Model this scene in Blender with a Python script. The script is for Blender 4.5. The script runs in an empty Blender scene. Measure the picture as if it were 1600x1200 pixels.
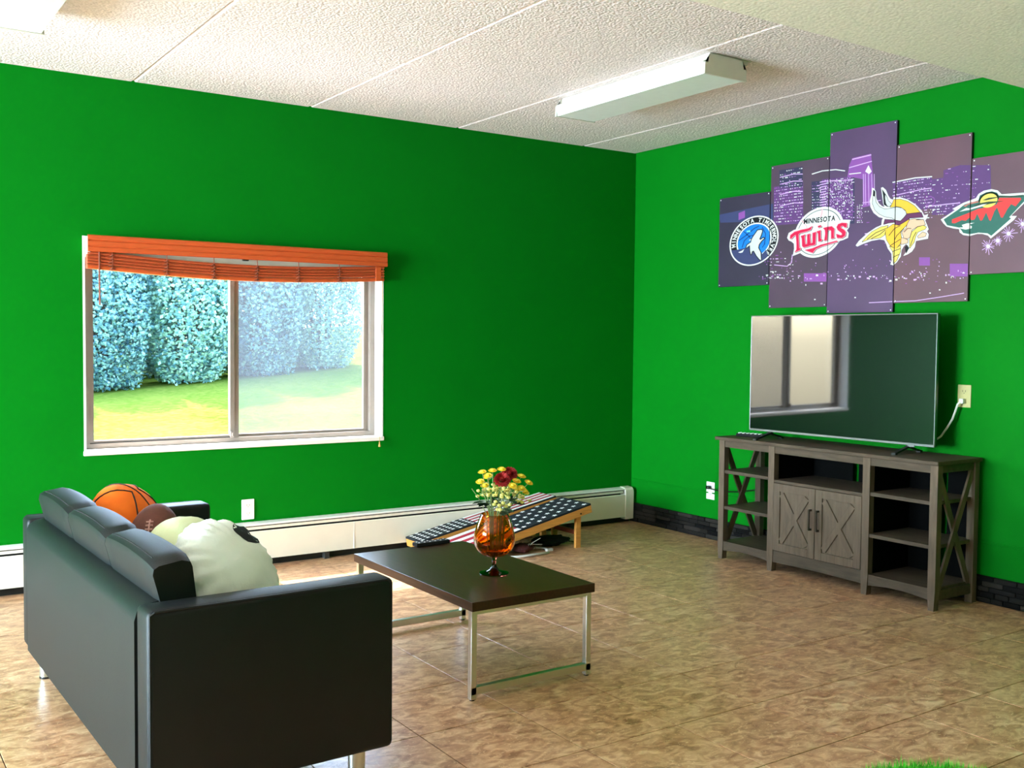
import bpy, bmesh, math, random
from mathutils import Vector, Matrix, noise
random.seed(7)
PI = math.pi
S = bpy.context.scene
C = S.collection

# ------------------------------------------------------------------ camera
CX, CY, CZ = -5.0493, -5.8562, 1.3598
YAW, PIT, ROL, FPX = 0.5942, -0.0442, 0.0094, 1602.6
Fw = Vector((math.sin(YAW) * math.cos(PIT), math.cos(YAW) * math.cos(PIT), math.sin(PIT)))
R0 = Vector((math.cos(YAW), -math.sin(YAW), 0))
U0 = R0.cross(Fw)
Rr = R0 * math.cos(ROL) + U0 * math.sin(ROL)
Uu = -R0 * math.sin(ROL) + U0 * math.cos(ROL)
cd = bpy.data.cameras.new('camera')
cam = bpy.data.objects.new('camera', cd)
C.objects.link(cam)
cam.matrix_world = Matrix(((Rr.x, Uu.x, -Fw.x, CX), (Rr.y, Uu.y, -Fw.y, CY), (Rr.z, Uu.z, -Fw.z, CZ), (0, 0, 0, 1)))
cd.sensor_fit = 'HORIZONTAL'
cd.sensor_width = 36.0
cd.lens = 36.0 * FPX / 1600.0
cd.clip_start = 0.05
cd.clip_end = 300
S.camera = cam

# ------------------------------------------------------------------ world, sun, daylight
w = bpy.data.worlds.new('world')
S.world = w
w.use_nodes = True
nt = w.node_tree
bg = nt.nodes['Background']
sky = nt.nodes.new('ShaderNodeTexSky')
sky.sky_type = 'NISHITA'
sky.sun_disc = False
sky.sun_elevation = math.radians(62)
sky.sun_rotation = math.radians(0)
sky.air_density = 1.2
sky.dust_density = 1.5
nt.links.new(sky.outputs[0], bg.inputs[0])
bg.inputs[1].default_value = 2.5

sd = bpy.data.lights.new('sun', 'SUN')
sd.energy = 17.0
sd.angle = 0.009
sd.color = (1.0, 0.96, 0.9)
sun = bpy.data.objects.new('sun', sd)
C.objects.link(sun)
sun.rotation_euler = Vector((0.03, -0.53, -0.85)).to_track_quat('-Z', 'Y').to_euler()
sun.location = (0, 10, 12)

def area(name, loc, direction, sx, sy, power, col):
    d = bpy.data.lights.new(name, 'AREA')
    d.shape = 'RECTANGLE'
    d.size, d.size_y, d.energy, d.color = sx, sy, power, col
    o = bpy.data.objects.new(name, d)
    C.objects.link(o)
    o.location = loc
    o.rotation_euler = Vector(direction).to_track_quat('-Z', 'Z').to_euler()
    return o
# daylight through the glass doors in the side wall (out of frame)
area('daylight_side_doors', (-10.02, -1.9, 1.14), (1, 0, 0), 2.1, 2.9, 660, (0.62, 0.84, 1.0))

S.view_settings.view_transform = 'Standard'
S.view_settings.look = 'None'
S.view_settings.gamma = 1.0
S.view_settings.use_curve_mapping = False
S.view_settings.exposure = 1.15

# ------------------------------------------------------------------ materials
def lin(c):
    return tuple(((v / 255.0) / 12.92 if v / 255.0 <= 0.04045 else ((v / 255.0 + 0.055) / 1.055) ** 2.4) for v in c)

MATS = {}
def mat(name, rgb, rough=0.5, metal=0.0, var=0.06, scale=20.0, bump=0.0, bscale=80.0, stretch=(1, 1, 1), spec=0.5, srgb=True, **kw):
    """principled material with procedural colour variation and bump"""
    if name in MATS:
        return MATS[name]
    m = bpy.data.materials.new(name)
    m.use_nodes = True
    n, l = m.node_tree.nodes, m.node_tree.links
    p = n['Principled BSDF']
    col = lin(rgb) if srgb else rgb
    tc = n.new('ShaderNodeTexCoord')
    mp = n.new('ShaderNodeMapping')
    mp.inputs['Scale'].default_value = stretch
    l.new(tc.outputs['Object'], mp.inputs[0])
    nz = n.new('ShaderNodeTexNoise')
    nz.inputs['Scale'].default_value = scale
    nz.inputs['Detail'].default_value = 4
    l.new(mp.outputs[0], nz.inputs[0])
    rp = n.new('ShaderNodeValToRGB')
    rp.color_ramp.elements[0].position = 0.3
    rp.color_ramp.elements[1].position = 0.7
    rp.color_ramp.elements[0].color = (*[max(0, c * (1 - var)) for c in col], 1)
    rp.color_ramp.elements[1].color = (*[min(1, c * (1 + var)) for c in col], 1)
    l.new(nz.outputs[0], rp.inputs[0])
    l.new(rp.outputs[0], p.inputs['Base Color'])
    p.inputs['Roughness'].default_value = rough
    p.inputs['Metallic'].default_value = metal
    p.inputs['Specular IOR Level'].default_value = spec
    if bump:
        b = n.new('ShaderNodeBump')
        b.inputs['Strength'].default_value = bump
        b.inputs['Distance'].default_value = 0.004
        nb = n.new('ShaderNodeTexNoise')
        nb.inputs['Scale'].default_value = bscale
        nb.inputs['Detail'].default_value = 3
        l.new(mp.outputs[0], nb.inputs[0])
        l.new(nb.outputs[0], b.inputs['Height'])
        l.new(b.outputs[0], p.inputs['Normal'])
    for k, v in kw.items():
        p.inputs[k.replace('_', ' ')].default_value = v
    MATS[name] = m
    return m

M_wall = mat('green_wall_paint', (0.0, 0.165, 0.006), 0.65, var=0.03, scale=3, bump=0.06, bscale=160, srgb=False, spec=0.06)
M_wallout = mat('plain_wall', (205, 200, 190), 0.7)
M_white = mat('white_paint', (236, 234, 228), 0.45, var=0.02)
M_cream = mat('cream_enamel', (232, 222, 204), 0.35, var=0.03, scale=8)
M_shadowgap = mat('dark_gap', (40, 38, 34), 0.7)
M_alu = mat('window_aluminium', (134, 122, 112), 0.4, metal=0.15, var=0.04)
M_blind = mat('orange_wood_blind', (198, 82, 34), 0.4, var=0.14, scale=9, stretch=(1.5, 30, 30), bump=0.1, bscale=40)
M_blind2 = mat('reddish_slat_wood', (186, 76, 36), 0.45, var=0.14, scale=9, stretch=(1.5, 30, 30))
M_cord = mat('tan_cord', (196, 150, 80), 0.7)
M_plate = mat('white_plastic', (240, 240, 236), 0.35, var=0.01)
M_ivory = mat('ivory_plastic', (190, 180, 120), 0.4, var=0.02)
M_blackp = mat('black_plastic', (14, 14, 15), 0.35, var=0.1)
M_leather = mat('black_leather', (17, 21, 23), 0.5, var=0.12, scale=12, bump=0.12, bscale=260, spec=0.28)
M_chrome = mat('chrome', (215, 215, 212), 0.3, metal=1.0, var=0.02)
M_tabletop = mat('espresso_wood', (56, 33, 18), 0.3, spec=0.3, var=0.3, scale=6, stretch=(14, 1, 14), bump=0.04, bscale=30)
M_stand = mat('washed_grey_wood', (98, 82, 67), 0.6, spec=0.2, var=0.22, scale=6, stretch=(8, 8, 1.2), bump=0.15, bscale=40)
M_standh = mat('washed_grey_wood_flat', (80, 67, 54), 0.6, spec=0.2, var=0.22, scale=6, stretch=(8, 1.2, 8), bump=0.15, bscale=40)
M_standshade = mat('stand_interior_shade', (10, 10, 10), 0.8, spec=0.05)
M_bronze = mat('bronze_handle', (70, 62, 52), 0.35, metal=0.8)
M_tvframe = mat('tv_metal_edge', (120, 122, 124), 0.3, metal=0.8, var=0.02)
M_screen = mat('tv_glass', (5, 6, 7), 0.035, var=0.02, spec=0.5, IOR=1.75)
M_pine = mat('pine_wood', (206, 142, 66), 0.5, var=0.16, scale=5, stretch=(1.5, 20, 20))
M_pinered = mat('reddish_wood', (128, 62, 40), 0.5, var=0.16, scale=5)
M_flagblue = mat('flag_navy', (16, 22, 32), 0.8, var=0.12)
M_flagwhite = mat('flag_white', (236, 234, 234), 0.8, var=0.03)
M_flagred = mat('flag_red', (170, 30, 52), 0.8, var=0.08)
M_orange = mat('basketball_plush', (255, 116, 6), 0.85, var=0.06, bump=0.2, bscale=200)
M_seamblack = mat('black_piping', (36, 22, 16), 0.8)
M_brown = mat('football_plush', (96, 52, 40), 0.8, var=0.2, bump=0.2, bscale=150)
M_lime = mat('pale_lime_plush', (214, 222, 178), 0.9, var=0.04, bump=0.25, bscale=180)
M_pillow = mat('white_plush', (228, 236, 228), 0.9, var=0.03, bump=0.2, bscale=120)
M_blackcloth = mat('black_cloth', (14, 14, 16), 0.9)
M_diff = mat('acrylic_diffuser', (226, 232, 226), 0.45, var=0.02)
M_fixt = mat('fixture_enamel', (214, 208, 194), 0.5, var=0.02)
M_stem = mat('flower_stem_green', (124, 142, 84), 0.6, var=0.2)
M_leafd = mat('dark_leaf', (34, 66, 42), 0.5, var=0.2)
M_yellow = mat('yellow_petal', (240, 208, 50), 0.7, var=0.15, scale=60)
M_paleyellow = mat('pale_yellow_bud', (226, 214, 120), 0.7, var=0.15, scale=60)
M_red = mat('dark_red_petal', (164, 28, 26), 0.7, var=0.2, scale=60)
M_turf = mat('turf_green', (64, 178, 26), 0.8, var=0.35, scale=25)
M_stone1 = mat('charcoal_stone', (34, 31, 29), 0.8, spec=0.1, var=0.3, scale=30, bump=0.5, bscale=60)
M_stone2 = mat('slate_stone', (50, 46, 42), 0.8, spec=0.1, var=0.3, scale=30, bump=0.5, bscale=60)
M_stone3 = mat('black_stone', (18, 17, 17), 0.8, spec=0.1, var=0.3, scale=30, bump=0.5, bscale=60)
M_kick = mat('black_vinyl_base', (20, 20, 20), 0.5)
M_cablegrey = mat('grey_cable', (196, 190, 180), 0.5)
M_cablewhite = mat('white_cable', (226, 224, 214), 0.5)
M_maroon = mat('maroon_cloth', (84, 34, 34), 0.8, var=0.3, scale=60)

# amber glass
def glass(name, rgb, rough=0.02, ior=1.45):
    m = bpy.data.materials.new(name)
    m.use_nodes = True
    p = m.node_tree.nodes['Principled BSDF']
    p.inputs['Base Color'].default_value = (*lin(rgb), 1)
    p.inputs['Roughness'].default_value = rough
    p.inputs['IOR'].default_value = ior
    p.inputs['Transmission Weight'].default_value = 1.0
    MATS[name] = m
    return m
M_amber = glass('amber_glass', (250, 168, 48))
M_amberdark = glass('rose_amber_glass', (214, 110, 84))
M_water = glass('amber_water', (255, 178, 70), 0.0, 1.33)

# clear pane: mostly transparent with a glossy skin
def pane_mat(name, tint, gloss):
    m = bpy.data.materials.new(name)
    m.use_nodes = True
    n, l = m.node_tree.nodes, m.node_tree.links
    n.remove(n['Principled BSDF'])
    t = n.new('ShaderNodeBsdfTransparent'); t.inputs[0].default_value = (*tint, 1)
    g = n.new('ShaderNodeBsdfGlossy'); g.inputs[1].default_value = 0.02
    fr = n.new('ShaderNodeLayerWeight'); fr.inputs[0].default_value = 0.08
    mx = n.new('ShaderNodeMixShader')
    l.new(fr.outputs['Facing'], mx.inputs[0]); l.new(t.outputs[0], mx.inputs[1]); l.new(g.outputs[0], mx.inputs[2])
    l.new(mx.outputs[0], n['Material Output'].inputs[0])
    return m
M_pane = pane_mat('window_glass', (0.97, 0.98, 0.98), 0.0)
def screen_mat():
    m = bpy.data.materials.new('insect_screen_mesh')
    m.use_nodes = True
    n, l = m.node_tree.nodes, m.node_tree.links
    n.remove(n['Principled BSDF'])
    t = n.new('ShaderNodeBsdfTransparent')
    d = n.new('ShaderNodeBsdfTranslucent'); d.inputs[0].default_value = (0.045, 0.05, 0.06, 1)
    mx = n.new('ShaderNodeMixShader')
    tc = n.new('ShaderNodeTexCoord')
    wv = n.new('ShaderNodeTexNoise'); wv.inputs['Scale'].default_value = 3.0
    l.new(tc.outputs['Object'], wv.inputs[0])
    mr = n.new('ShaderNodeMapRange'); mr.inputs['To Min'].default_value = 0.24; mr.inputs['To Max'].default_value = 0.30
    l.new(wv.outputs[0], mr.inputs[0])
    l.new(mr.outputs[0], mx.inputs[0]); l.new(t.outputs[0], mx.inputs[1]); l.new(d.outputs[0], mx.inputs[2])
    l.new(mx.outputs[0], n['Material Output'].inputs[0])
    return m
M_screenmesh = screen_mat()

def floor_mat():
    m = bpy.data.materials.new('mottled_vinyl_tile')
    m.use_nodes = True
    n, l = m.node_tree.nodes, m.node_tree.links
    p = n['Principled BSDF']
    g = n.new('ShaderNodeNewGeometry')
    mp = n.new('ShaderNodeMapping'); mp.inputs['Scale'].default_value = (13, 21, 1); mp.inputs['Rotation'].default_value = (0, 0, 0.55)
    l.new(g.outputs['Position'], mp.inputs[0])
    def ns(scale, det, dist=0.0):
        x = n.new('ShaderNodeTexNoise'); x.inputs['Scale'].default_value = scale; x.inputs['Detail'].default_value = det
        x.inputs['Distortion'].default_value = dist
        l.new(mp.outputs[0], x.inputs[0]); return x
    a = ns(1.0, 8, 1.2); b = ns(3.1, 6, 2.0); c = ns(0.25, 3)
    r1 = n.new('ShaderNodeValToRGB')
    e = r1.color_ramp.elements
    e[0].position = 0.30; e[0].color = (*lin((150, 108, 80)), 1)
    e[1].position = 0.72; e[1].color = (*lin((230, 198, 160)), 1)
    k = e.new(0.50); k.color = (*lin((194, 152, 117)), 1)
    l.new(a.outputs[0], r1.inputs[0])
    r2 = n.new('ShaderNodeValToRGB')
    e = r2.color_ramp.elements
    e[0].position = 0.58; e[0].color = (0, 0, 0, 1)
    e[1].position = 0.66; e[1].color = (1, 1, 1, 1)
    l.new(b.outputs[0], r2.inputs[0])
    mx = n.new('ShaderNodeMix'); mx.data_type = 'RGBA'
    ml = n.new('ShaderNodeMath'); ml.operation = 'MULTIPLY'; ml.inputs[1].default_value = 0.55
    l.new(r2.outputs[0], ml.inputs[0]); l.new(ml.outputs[0], mx.inputs[0])
    l.new(r1.outputs[0], mx.inputs[6]); mx.inputs[7].default_value = (*lin((238, 214, 174)), 1)
    mx2 = n.new('ShaderNodeMix'); mx2.data_type = 'RGBA'; mx2.blend_type = 'MULTIPLY'
    r3 = n.new('ShaderNodeValToRGB')
    r3.color_ramp.elements[0].position = 0.35; r3.color_ramp.elements[0].color = (0.97, 0.86, 0.79, 1)
    r3.color_ramp.elements[1].position = 0.65; r3.color_ramp.elements[1].color = (1, 0.95, 0.88, 1)
    l.new(c.outputs[0], r3.inputs[0])
    mx2.inputs[0].default_value = 1.0
    l.new(mx.outputs[2], mx2.inputs[6]); l.new(r3.outputs[0], mx2.inputs[7])
    l.new(mx2.outputs[2], p.inputs['Base Color'])
    p.inputs['Roughness'].default_value = 0.32
    p.inputs['Specular IOR Level'].default_value = 0.4
    bm_ = n.new('ShaderNodeBump'); bm_.inputs['Strength'].default_value = 0.12; bm_.inputs['Distance'].default_value = 0.002
    l.new(b.outputs[0], bm_.inputs['Height']); l.new(bm_.outputs[0], p.inputs['Normal'])
    return m
M_floor = floor_mat()
M_grout = mat('tile_joint', (70, 50, 36), 0.9, spec=0.1)

def ceiling_mat(name, rgb, strength, dist):
    m = bpy.data.materials.new(name)
    m.use_nodes = True
    n, l = m.node_tree.nodes, m.node_tree.links
    p = n['Principled BSDF']
    g = n.new('ShaderNodeNewGeometry')
    v = n.new('ShaderNodeTexVoronoi'); v.inputs['Scale'].default_value = 75
    a = n.new('ShaderNodeTexNoise'); a.inputs['Scale'].default_value = 60; a.inputs['Detail'].default_value = 5
    l.new(g.outputs['Position'], v.inputs['Vector']); l.new(g.outputs['Position'], a.inputs['Vector'])
    s = n.new('ShaderNodeMath'); s.operation = 'SUBTRACT'
    l.new(a.outputs[0], s.inputs[0]); l.new(v.outputs[0], s.inputs[1])
    b = n.new('ShaderNodeBump'); b.inputs['Strength'].default_value = strength; b.inputs['Distance'].default_value = dist
    l.new(s.outputs[0], b.inputs['Height']); l.new(b.outputs[0], p.inputs['Normal'])
    r = n.new('ShaderNodeValToRGB')
    c = lin(rgb)
    r.color_ramp.elements[0].position = 0.25; r.color_ramp.elements[0].color = (*[q * 0.86 for q in c], 1)
    r.color_ramp.elements[1].position = 0.7; r.color_ramp.elements[1].color = (*[min(1, q * 1.06) for q in c], 1)
    l.new(a.outputs[0], r.inputs[0]); l.new(r.outputs[0], p.inputs['Base Color'])
    p.inputs['Roughness'].default_value = 0.9
    p.inputs['Specular IOR Level'].default_value = 0.15
    return m
M_ceil = ceiling_mat('popcorn_ceiling', (240, 224, 222), 0.55, 0.006)
M_soffit = ceiling_mat('plaster_soffit', (246, 238, 222), 0.2, 0.004)

def leaf_mat(name, c1, c2):
    m = bpy.data.materials.new(name)
    m.use_nodes = True
    n, l = m.node_tree.nodes, m.node_tree.links
    p = n['Principled BSDF']
    g = n.new('ShaderNodeNewGeometry')
    r = n.new('ShaderNodeValToRGB')
    r.color_ramp.elements[0].color = (*lin(c1), 1); r.color_ramp.elements[1].color = (*lin(c2), 1)
    l.new(g.outputs['Random Per Island'], r.inputs[0])
    l.new(r.outputs[0], p.inputs['Base Color'])
    p.inputs['Roughness'].default_value = 0.45
    t = n.new('ShaderNodeBsdfTranslucent'); l.new(r.outputs[0], t.inputs[0])
    mx = n.new('ShaderNodeMixShader'); mx.inputs[0].default_value = 0.35
    l.new(p.outputs[0], mx.inputs[1]); l.new(t.outputs[0], mx.inputs[2])
    l.new(mx.outputs[0], n['Material Output'].inputs[0])
    return m
M_leafA = leaf_mat('shrub_leaf_shade_blue', (60, 106, 128), (138, 176, 158))  # blue cast of bright foliage in shade, put into the leaf colours
M_leafB = leaf_mat('shrub_leaf_shade_teal', (74, 122, 136), (156, 190, 158))
M_twig = mat('shrub_twig', (70, 62, 52), 0.8)
def lawn_mat():
    m = bpy.data.materials.new('lawn_grass')
    m.use_nodes = True
    n, l = m.node_tree.nodes, m.node_tree.links
    p = n['Principled BSDF']
    g = n.new('ShaderNodeNewGeometry')
    a = n.new('ShaderNodeTexNoise'); a.inputs['Scale'].default_value = 0.9; a.inputs['Detail'].default_value = 4
    b = n.new('ShaderNodeTexNoise'); b.inputs['Scale'].default_value = 14; b.inputs['Detail'].default_value = 6
    l.new(g.outputs['Position'], a.inputs[0]); l.new(g.outputs['Position'], b.inputs[0])
    r = n.new('ShaderNodeValToRGB')
    r.color_ramp.elements[0].position = 0.35; r.color_ramp.elements[0].color = (*lin((54, 80, 20)), 1)
    r.color_ramp.elements[1].position = 0.65; r.color_ramp.elements[1].color = (*lin((88, 98, 40)), 1)
    ad = n.new('ShaderNodeMath'); ad.operation = 'ADD'
    m1 = n.new('ShaderNodeMath'); m1.operation = 'MULTIPLY'; m1.inputs[1].default_value = 0.5
    m2 = n.new('ShaderNodeMath'); m2.operation = 'MULTIPLY'; m2.inputs[1].default_value = 0.5
    l.new(a.outputs[0], m1.inputs[0]); l.new(b.outputs[0], m2.inputs[0]); l.new(m1.outputs[0], ad.inputs[0]); l.new(m2.outputs[0], ad.inputs[1])
    l.new(ad.outputs[0], r.inputs[0]); l.new(r.outputs[0], p.inputs['Base Color'])
    p.inputs['Roughness'].default_value = 0.9
    p.inputs['Specular IOR Level'].default_value = 0.0
    bp = n.new('ShaderNodeBump'); bp.inputs['Strength'].default_value = 0.6; bp.inputs['Distance'].default_value = 0.05
    l.new(b.outputs[0], bp.inputs['Height']); l.new(bp.outputs[0], p.inputs['Normal'])
    return m
M_lawn = lawn_mat()

# ------------------------------------------------------------------ mesh helpers
class B:
    """bmesh collector; OFF is subtracted from every point (thing-local coordinates)"""
    def __init__(self, off=(0, 0, 0)):
        self.bm = bmesh.new()
        self.off = Vector(off)
        self.mi = 0
    def _add(self, other):
        me = bpy.data.meshes.new('tmp')
        other.to_mesh(me); other.free()
        for f in me.polygons: f.material_index = self.mi
        self.bm.from_mesh(me)
        bpy.data.meshes.remove(me)
    def box(self, lo, hi, bev=0.0, seg=2, M=None):
        b = bmesh.new()
        bmesh.ops.create_cube(b, size=1.0)
        lo, hi = Vector(lo), Vector(hi)
        c, s = (lo + hi) / 2, hi - lo
        for v in b.verts: v.co = Vector((v.co.x * s.x, v.co.y * s.y, v.co.z * s.z))
        if bev:
            bmesh.ops.bevel(b, geom=list(b.edges) + list(b.verts), offset=min(bev, 0.49 * min(abs(s.x), abs(s.y), abs(s.z))), segments=seg, profile=0.5, affect='EDGES')
        for v in b.verts:
            q = v.co + c
            if M is not None: q = M @ q
            v.co = q - self.off
        self._add(b); return self
    def bar(self, p0, p1, w, h, up=(0, 0, 1), bev=0.0):
        """rectangular bar from p0 to p1; w across, h along 'up'"""
        p0, p1 = Vector(p0), Vector(p1)
        d = (p1 - p0); L = d.length; d.normalize()
        u = Vector(up); s = d.cross(u)
        if s.length < 1e-6: s = d.cross(Vector((1, 0, 0)))
        s.normalize(); u = s.cross(d)
        b = bmesh.new(); bmesh.ops.create_cube(b, size=1.0)
        for v in b.verts: v.co = Vector((v.co.x * L, v.co.y * w, v.co.z * h))
        if bev: bmesh.ops.bevel(b, geom=list(b.edges) + list(b.verts), offset=bev, segments=2, profile=0.5, affect='EDGES')
        m = (p0 + p1) / 2
        for v in b.verts: v.co = m + d * v.co.x + s * v.co.y + u * v.co.z - self.off
        self._add(b); return self
    def tube(self, pts, r, seg=8, cap=True):
        pts = [Vector(p) for p in pts]
        rs = r if isinstance(r, (list, tuple)) else [r] * len(pts)
        b = bmesh.new(); rings = []
        up = None
        for i, p in enumerate(pts):
            t = (pts[min(i + 1, len(pts) - 1)] - pts[max(i - 1, 0)]).normalized()
            if up is None:
                up = t.orthogonal().normalized()
            else:
                up = (up - t * up.dot(t)).normalized()
            s = t.cross(up)
            rings.append([b.verts.new(p + (up * math.cos(2 * PI * k / seg) + s * math.sin(2 * PI * k / seg)) * rs[i] - self.off) for k in range(seg)])
        for i in range(len(rings) - 1):
            for k in range(seg):
                b.faces.new((rings[i][k], rings[i][(k + 1) % seg], rings[i + 1][(k + 1) % seg], rings[i + 1][k]))
        if cap:
            b.faces.new(rings[0][::-1]); b.faces.new(rings[-1])
        self._add(b); return self
    def lathe(self, prof, c=(0, 0, 0), seg=32, M=None):
        c = Vector(c); b = bmesh.new(); rings = []
        for (r, z) in prof:
            if r < 1e-5:
                rings.append([b.verts.new(Vector((0, 0, z)))])
            else:
                rings.append([b.verts.new(Vector((r * math.cos(2 * PI * k / seg), r * math.sin(2 * PI * k / seg), z))) for k in range(seg)])
        for i in range(len(rings) - 1):
            A, D = rings[i], rings[i + 1]
            for k in range(seg):
                k2 = (k + 1) % seg
                if len(A) == 1 and len(D) == 1: continue
                if len(A) == 1: b.faces.new((A[0], D[k2], D[k]))
                elif len(D) == 1: b.faces.new((A[k], A[k2], D[0]))
                else: b.faces.new((A[k], A[k2], D[k2], D[k]))
        for v in b.verts:
            q = v.co
            if M is not None: q = M @ q
            v.co = q + c - self.off
        self._add(b); return self
    def prism(self, pts, lo, hi, axis='x'):
        """extrude a 2D outline along an axis"""
        b = bmesh.new()
        def mk(a, t):
            if axis == 'x': return Vector((t, a[0], a[1]))
            if axis == 'y': return Vector((a[0], t, a[1]))
            return Vector((a[0], a[1], t))
        v0 = [b.verts.new(mk(p, lo) - self.off) for p in pts]
        v1 = [b.verts.new(mk(p, hi) - self.off) for p in pts]
        n = len(pts)
        f0 = b.faces.new(v0[::-1]); f1 = b.faces.new(v1)
        for i in range(n): b.faces.new((v0[i], v0[(i + 1) % n], v1[(i + 1) % n], v1[i]))
        bmesh.ops.triangulate(b, faces=[f0, f1], ngon_method='EAR_CLIP')
        bmesh.ops.recalc_face_normals(b, faces=list(b.faces))
        self._add(b); return self
    def blob(self, c, rad, sub=3, fn=None, M=None):
        b = bmesh.new(); bmesh.ops.create_icosphere(b, subdivisions=sub, radius=1.0)
        c = Vector(c)
        for v in b.verts:
            q = Vector(v.co)
            if fn: q = fn(q)
            q = Vector((q.x * rad[0], q.y * rad[1], q.z * rad[2]))
            if M is not None: q = M @ q
            v.co = q + c - self.off
        self._add(b); return self

def obj(name, b, m, parent=None, smooth=False, angle=35):
    me = bpy.data.meshes.new(name)
    b.bm.to_mesh(me); b.bm.free()
    for q in (m if isinstance(m, (list, tuple)) else [m]): me.materials.append(q)
    o = bpy.data.objects.new(name, me)
    C.objects.link(o)
    if smooth:
        me.shade_smooth()
        try: me.set_sharp_from_angle(angle=math.radians(angle))
        except Exception: pass
    if parent is not None: o.parent = parent
    return o
def tag(o, label=None, cat=None, group=None, kind=None):
    if label: o['label'] = label
    if cat: o['category'] = cat
    if group: o['group'] = group
    if kind: o['kind'] = kind
    return o
def thing(name, loc, label, cat, group=None, rz=0.0):
    o = bpy.data.objects.new(name, None)
    o.empty_display_size = 0.05
    C.objects.link(o)
    o.location = loc
    o.rotation_euler = (0, 0, rz)
    return tag(o, label, cat, group)
def piece(name, mesh_obj, parent, loc=(0, 0, 0), scale=(1, 1, 1), m=None):
    o = mesh_obj.copy(); o.name = name; C.objects.link(o); o.parent = parent; o.location = loc; o.scale = scale
    return o
def meshpiece(name, me, parent, loc=(0, 0, 0), scale=(1, 1, 1), rot=(0, 0, 0)):
    o = bpy.data.objects.new(name, me); C.objects.link(o); o.parent = parent; o.location = loc; o.scale = scale; o.rotation_euler = rot
    return o
def tomesh(name, b, m, smooth=False):
    me = bpy.data.meshes.new(name); b.bm.to_mesh(me); b.bm.free()
    for q in (m if isinstance(m, (list, tuple)) else [m]): me.materials.append(q)
    if smooth: me.shade_smooth()
    return me

H = 2.74
# ================================================================== SETTING
# floor: slab + tiles (0.405 m grid read from the joints)
fl = obj('floor', B().box((-10.2, -8.4, -0.1), (0.2, 0.2, -0.003)), M_grout)
tag(fl, kind='structure')
TP = 0.405
tile_me = tomesh('tile', B().box((0.0017, 0.0017, -0.003), (TP - 0.0017, TP - 0.0017, 0.0), 0.001, 1), M_floor)
xs0, ys0 = -2.965, -3.23
i0, i1 = -5, 8
j0, j1 = -3, 8
for i in range(i0, i1):
    for j in range(j0, j1):
        x, y = xs0 + i * TP, ys0 + j * TP
        sx = min(TP, 0.0 - x) / TP
        sy = min(TP, 0.0 - y) / TP
        if sx <= 0.02 or sy <= 0.02: continue
        meshpiece('tile', tile_me, fl, (x, y, 0.0), (sx, sy, 1))
b = B()   # floor beyond the tiles that show
X0, Y0 = xs0 + i0 * TP, ys0 + j0 * TP
b.box((-10.2, -8.4, -0.003), (X0, 0, 0.0)).box((X0, -8.4, -0.003), (0, Y0, 0.0))
tag(obj('floor_field', b, M_floor, fl), kind='stuff')

# back wall with window opening
WL, WR, WB, WT = -3.874, -2.082, 0.709, 1.888
b = B()
b.box((-10.2, 0, 0), (WL, 0.16, 2.9)).box((WR, 0, 0), (0.0, 0.16, 2.9)).box((WL, 0, 0), (WR, 0.16, WB)).box((WL, 0, WT), (WR, 0.16, 2.9))
tag(obj('wall_back', b, M_wall), kind='structure')
tag(obj('wall_right', B().box((0, -8.4, 0), (0.16, 0.16, 2.9)), M_wall), kind='structure')
tag(obj('wall_front', B().box((-10.2, -8.4, 0), (0.0, -8.24, 2.9)), M_wall), kind='structure')
b = B()
b.box((-10.2, -8.24, 0), (-10.04, -3.4, 2.9)).box((-10.2, -0.4, 0), (-10.04, 0, 2.9)).box((-10.2, -3.4, 2.2), (-10.04, -0.4, 2.9))
tag(obj('wall_left', b, M_wall), kind='structure')
d1 = tag(obj('door_1', B().box((-10.16, -3.4, 0), (-10.08, -3.34, 2.2)).box((-10.16, -0.46, 0), (-10.08, -0.4, 2.2)).box((-10.16, -1.93, 0), (-10.08, -1.87, 2.2)).box((-10.16, -3.4, 2.14), (-10.08, -0.4, 2.2)), M_alu), kind='structure')
obj('door_pane', B().box((-10.125, -3.34, 0.02), (-10.119, -1.93, 2.14)), M_pane, d1)
obj('door_pane', B().box((-10.125, -1.87, 0.02), (-10.119, -0.46, 2.14)), M_pane, d1)

# ceiling: slab with concrete planks
ce = tag(obj('ceiling', B().box((-10.2, -8.4, H + 0.012), (0.16, 0.16, H + 0.2)), M_ceil), kind='structure')
joints = [0.0, -0.496, -1.545, -2.577, -3.604, -4.64, -5.67, -6.7, -7.73, -8.76, -10.04]
for k in range(len(joints) - 1):
    a1, a0 = joints[k], joints[k + 1]
    bb = 0.012
    prof = [(a0 + 0.001, H + 0.012), (a0 + 0.001, H + 0.007), (a0 + bb, H), (a1 - bb, H), (a1 - 0.001, H + 0.007), (a1 - 0.001, H + 0.012)]
    obj('plank', B().prism(prof, -3.35, 0.0, 'y'), M_ceil, ce)
SY = -3.285
tag(obj('ceiling_soffit', B().box((-10.04, -8.24, 2.5), (0, SY, H + 0.012)), M_soffit), kind='structure')

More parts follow.
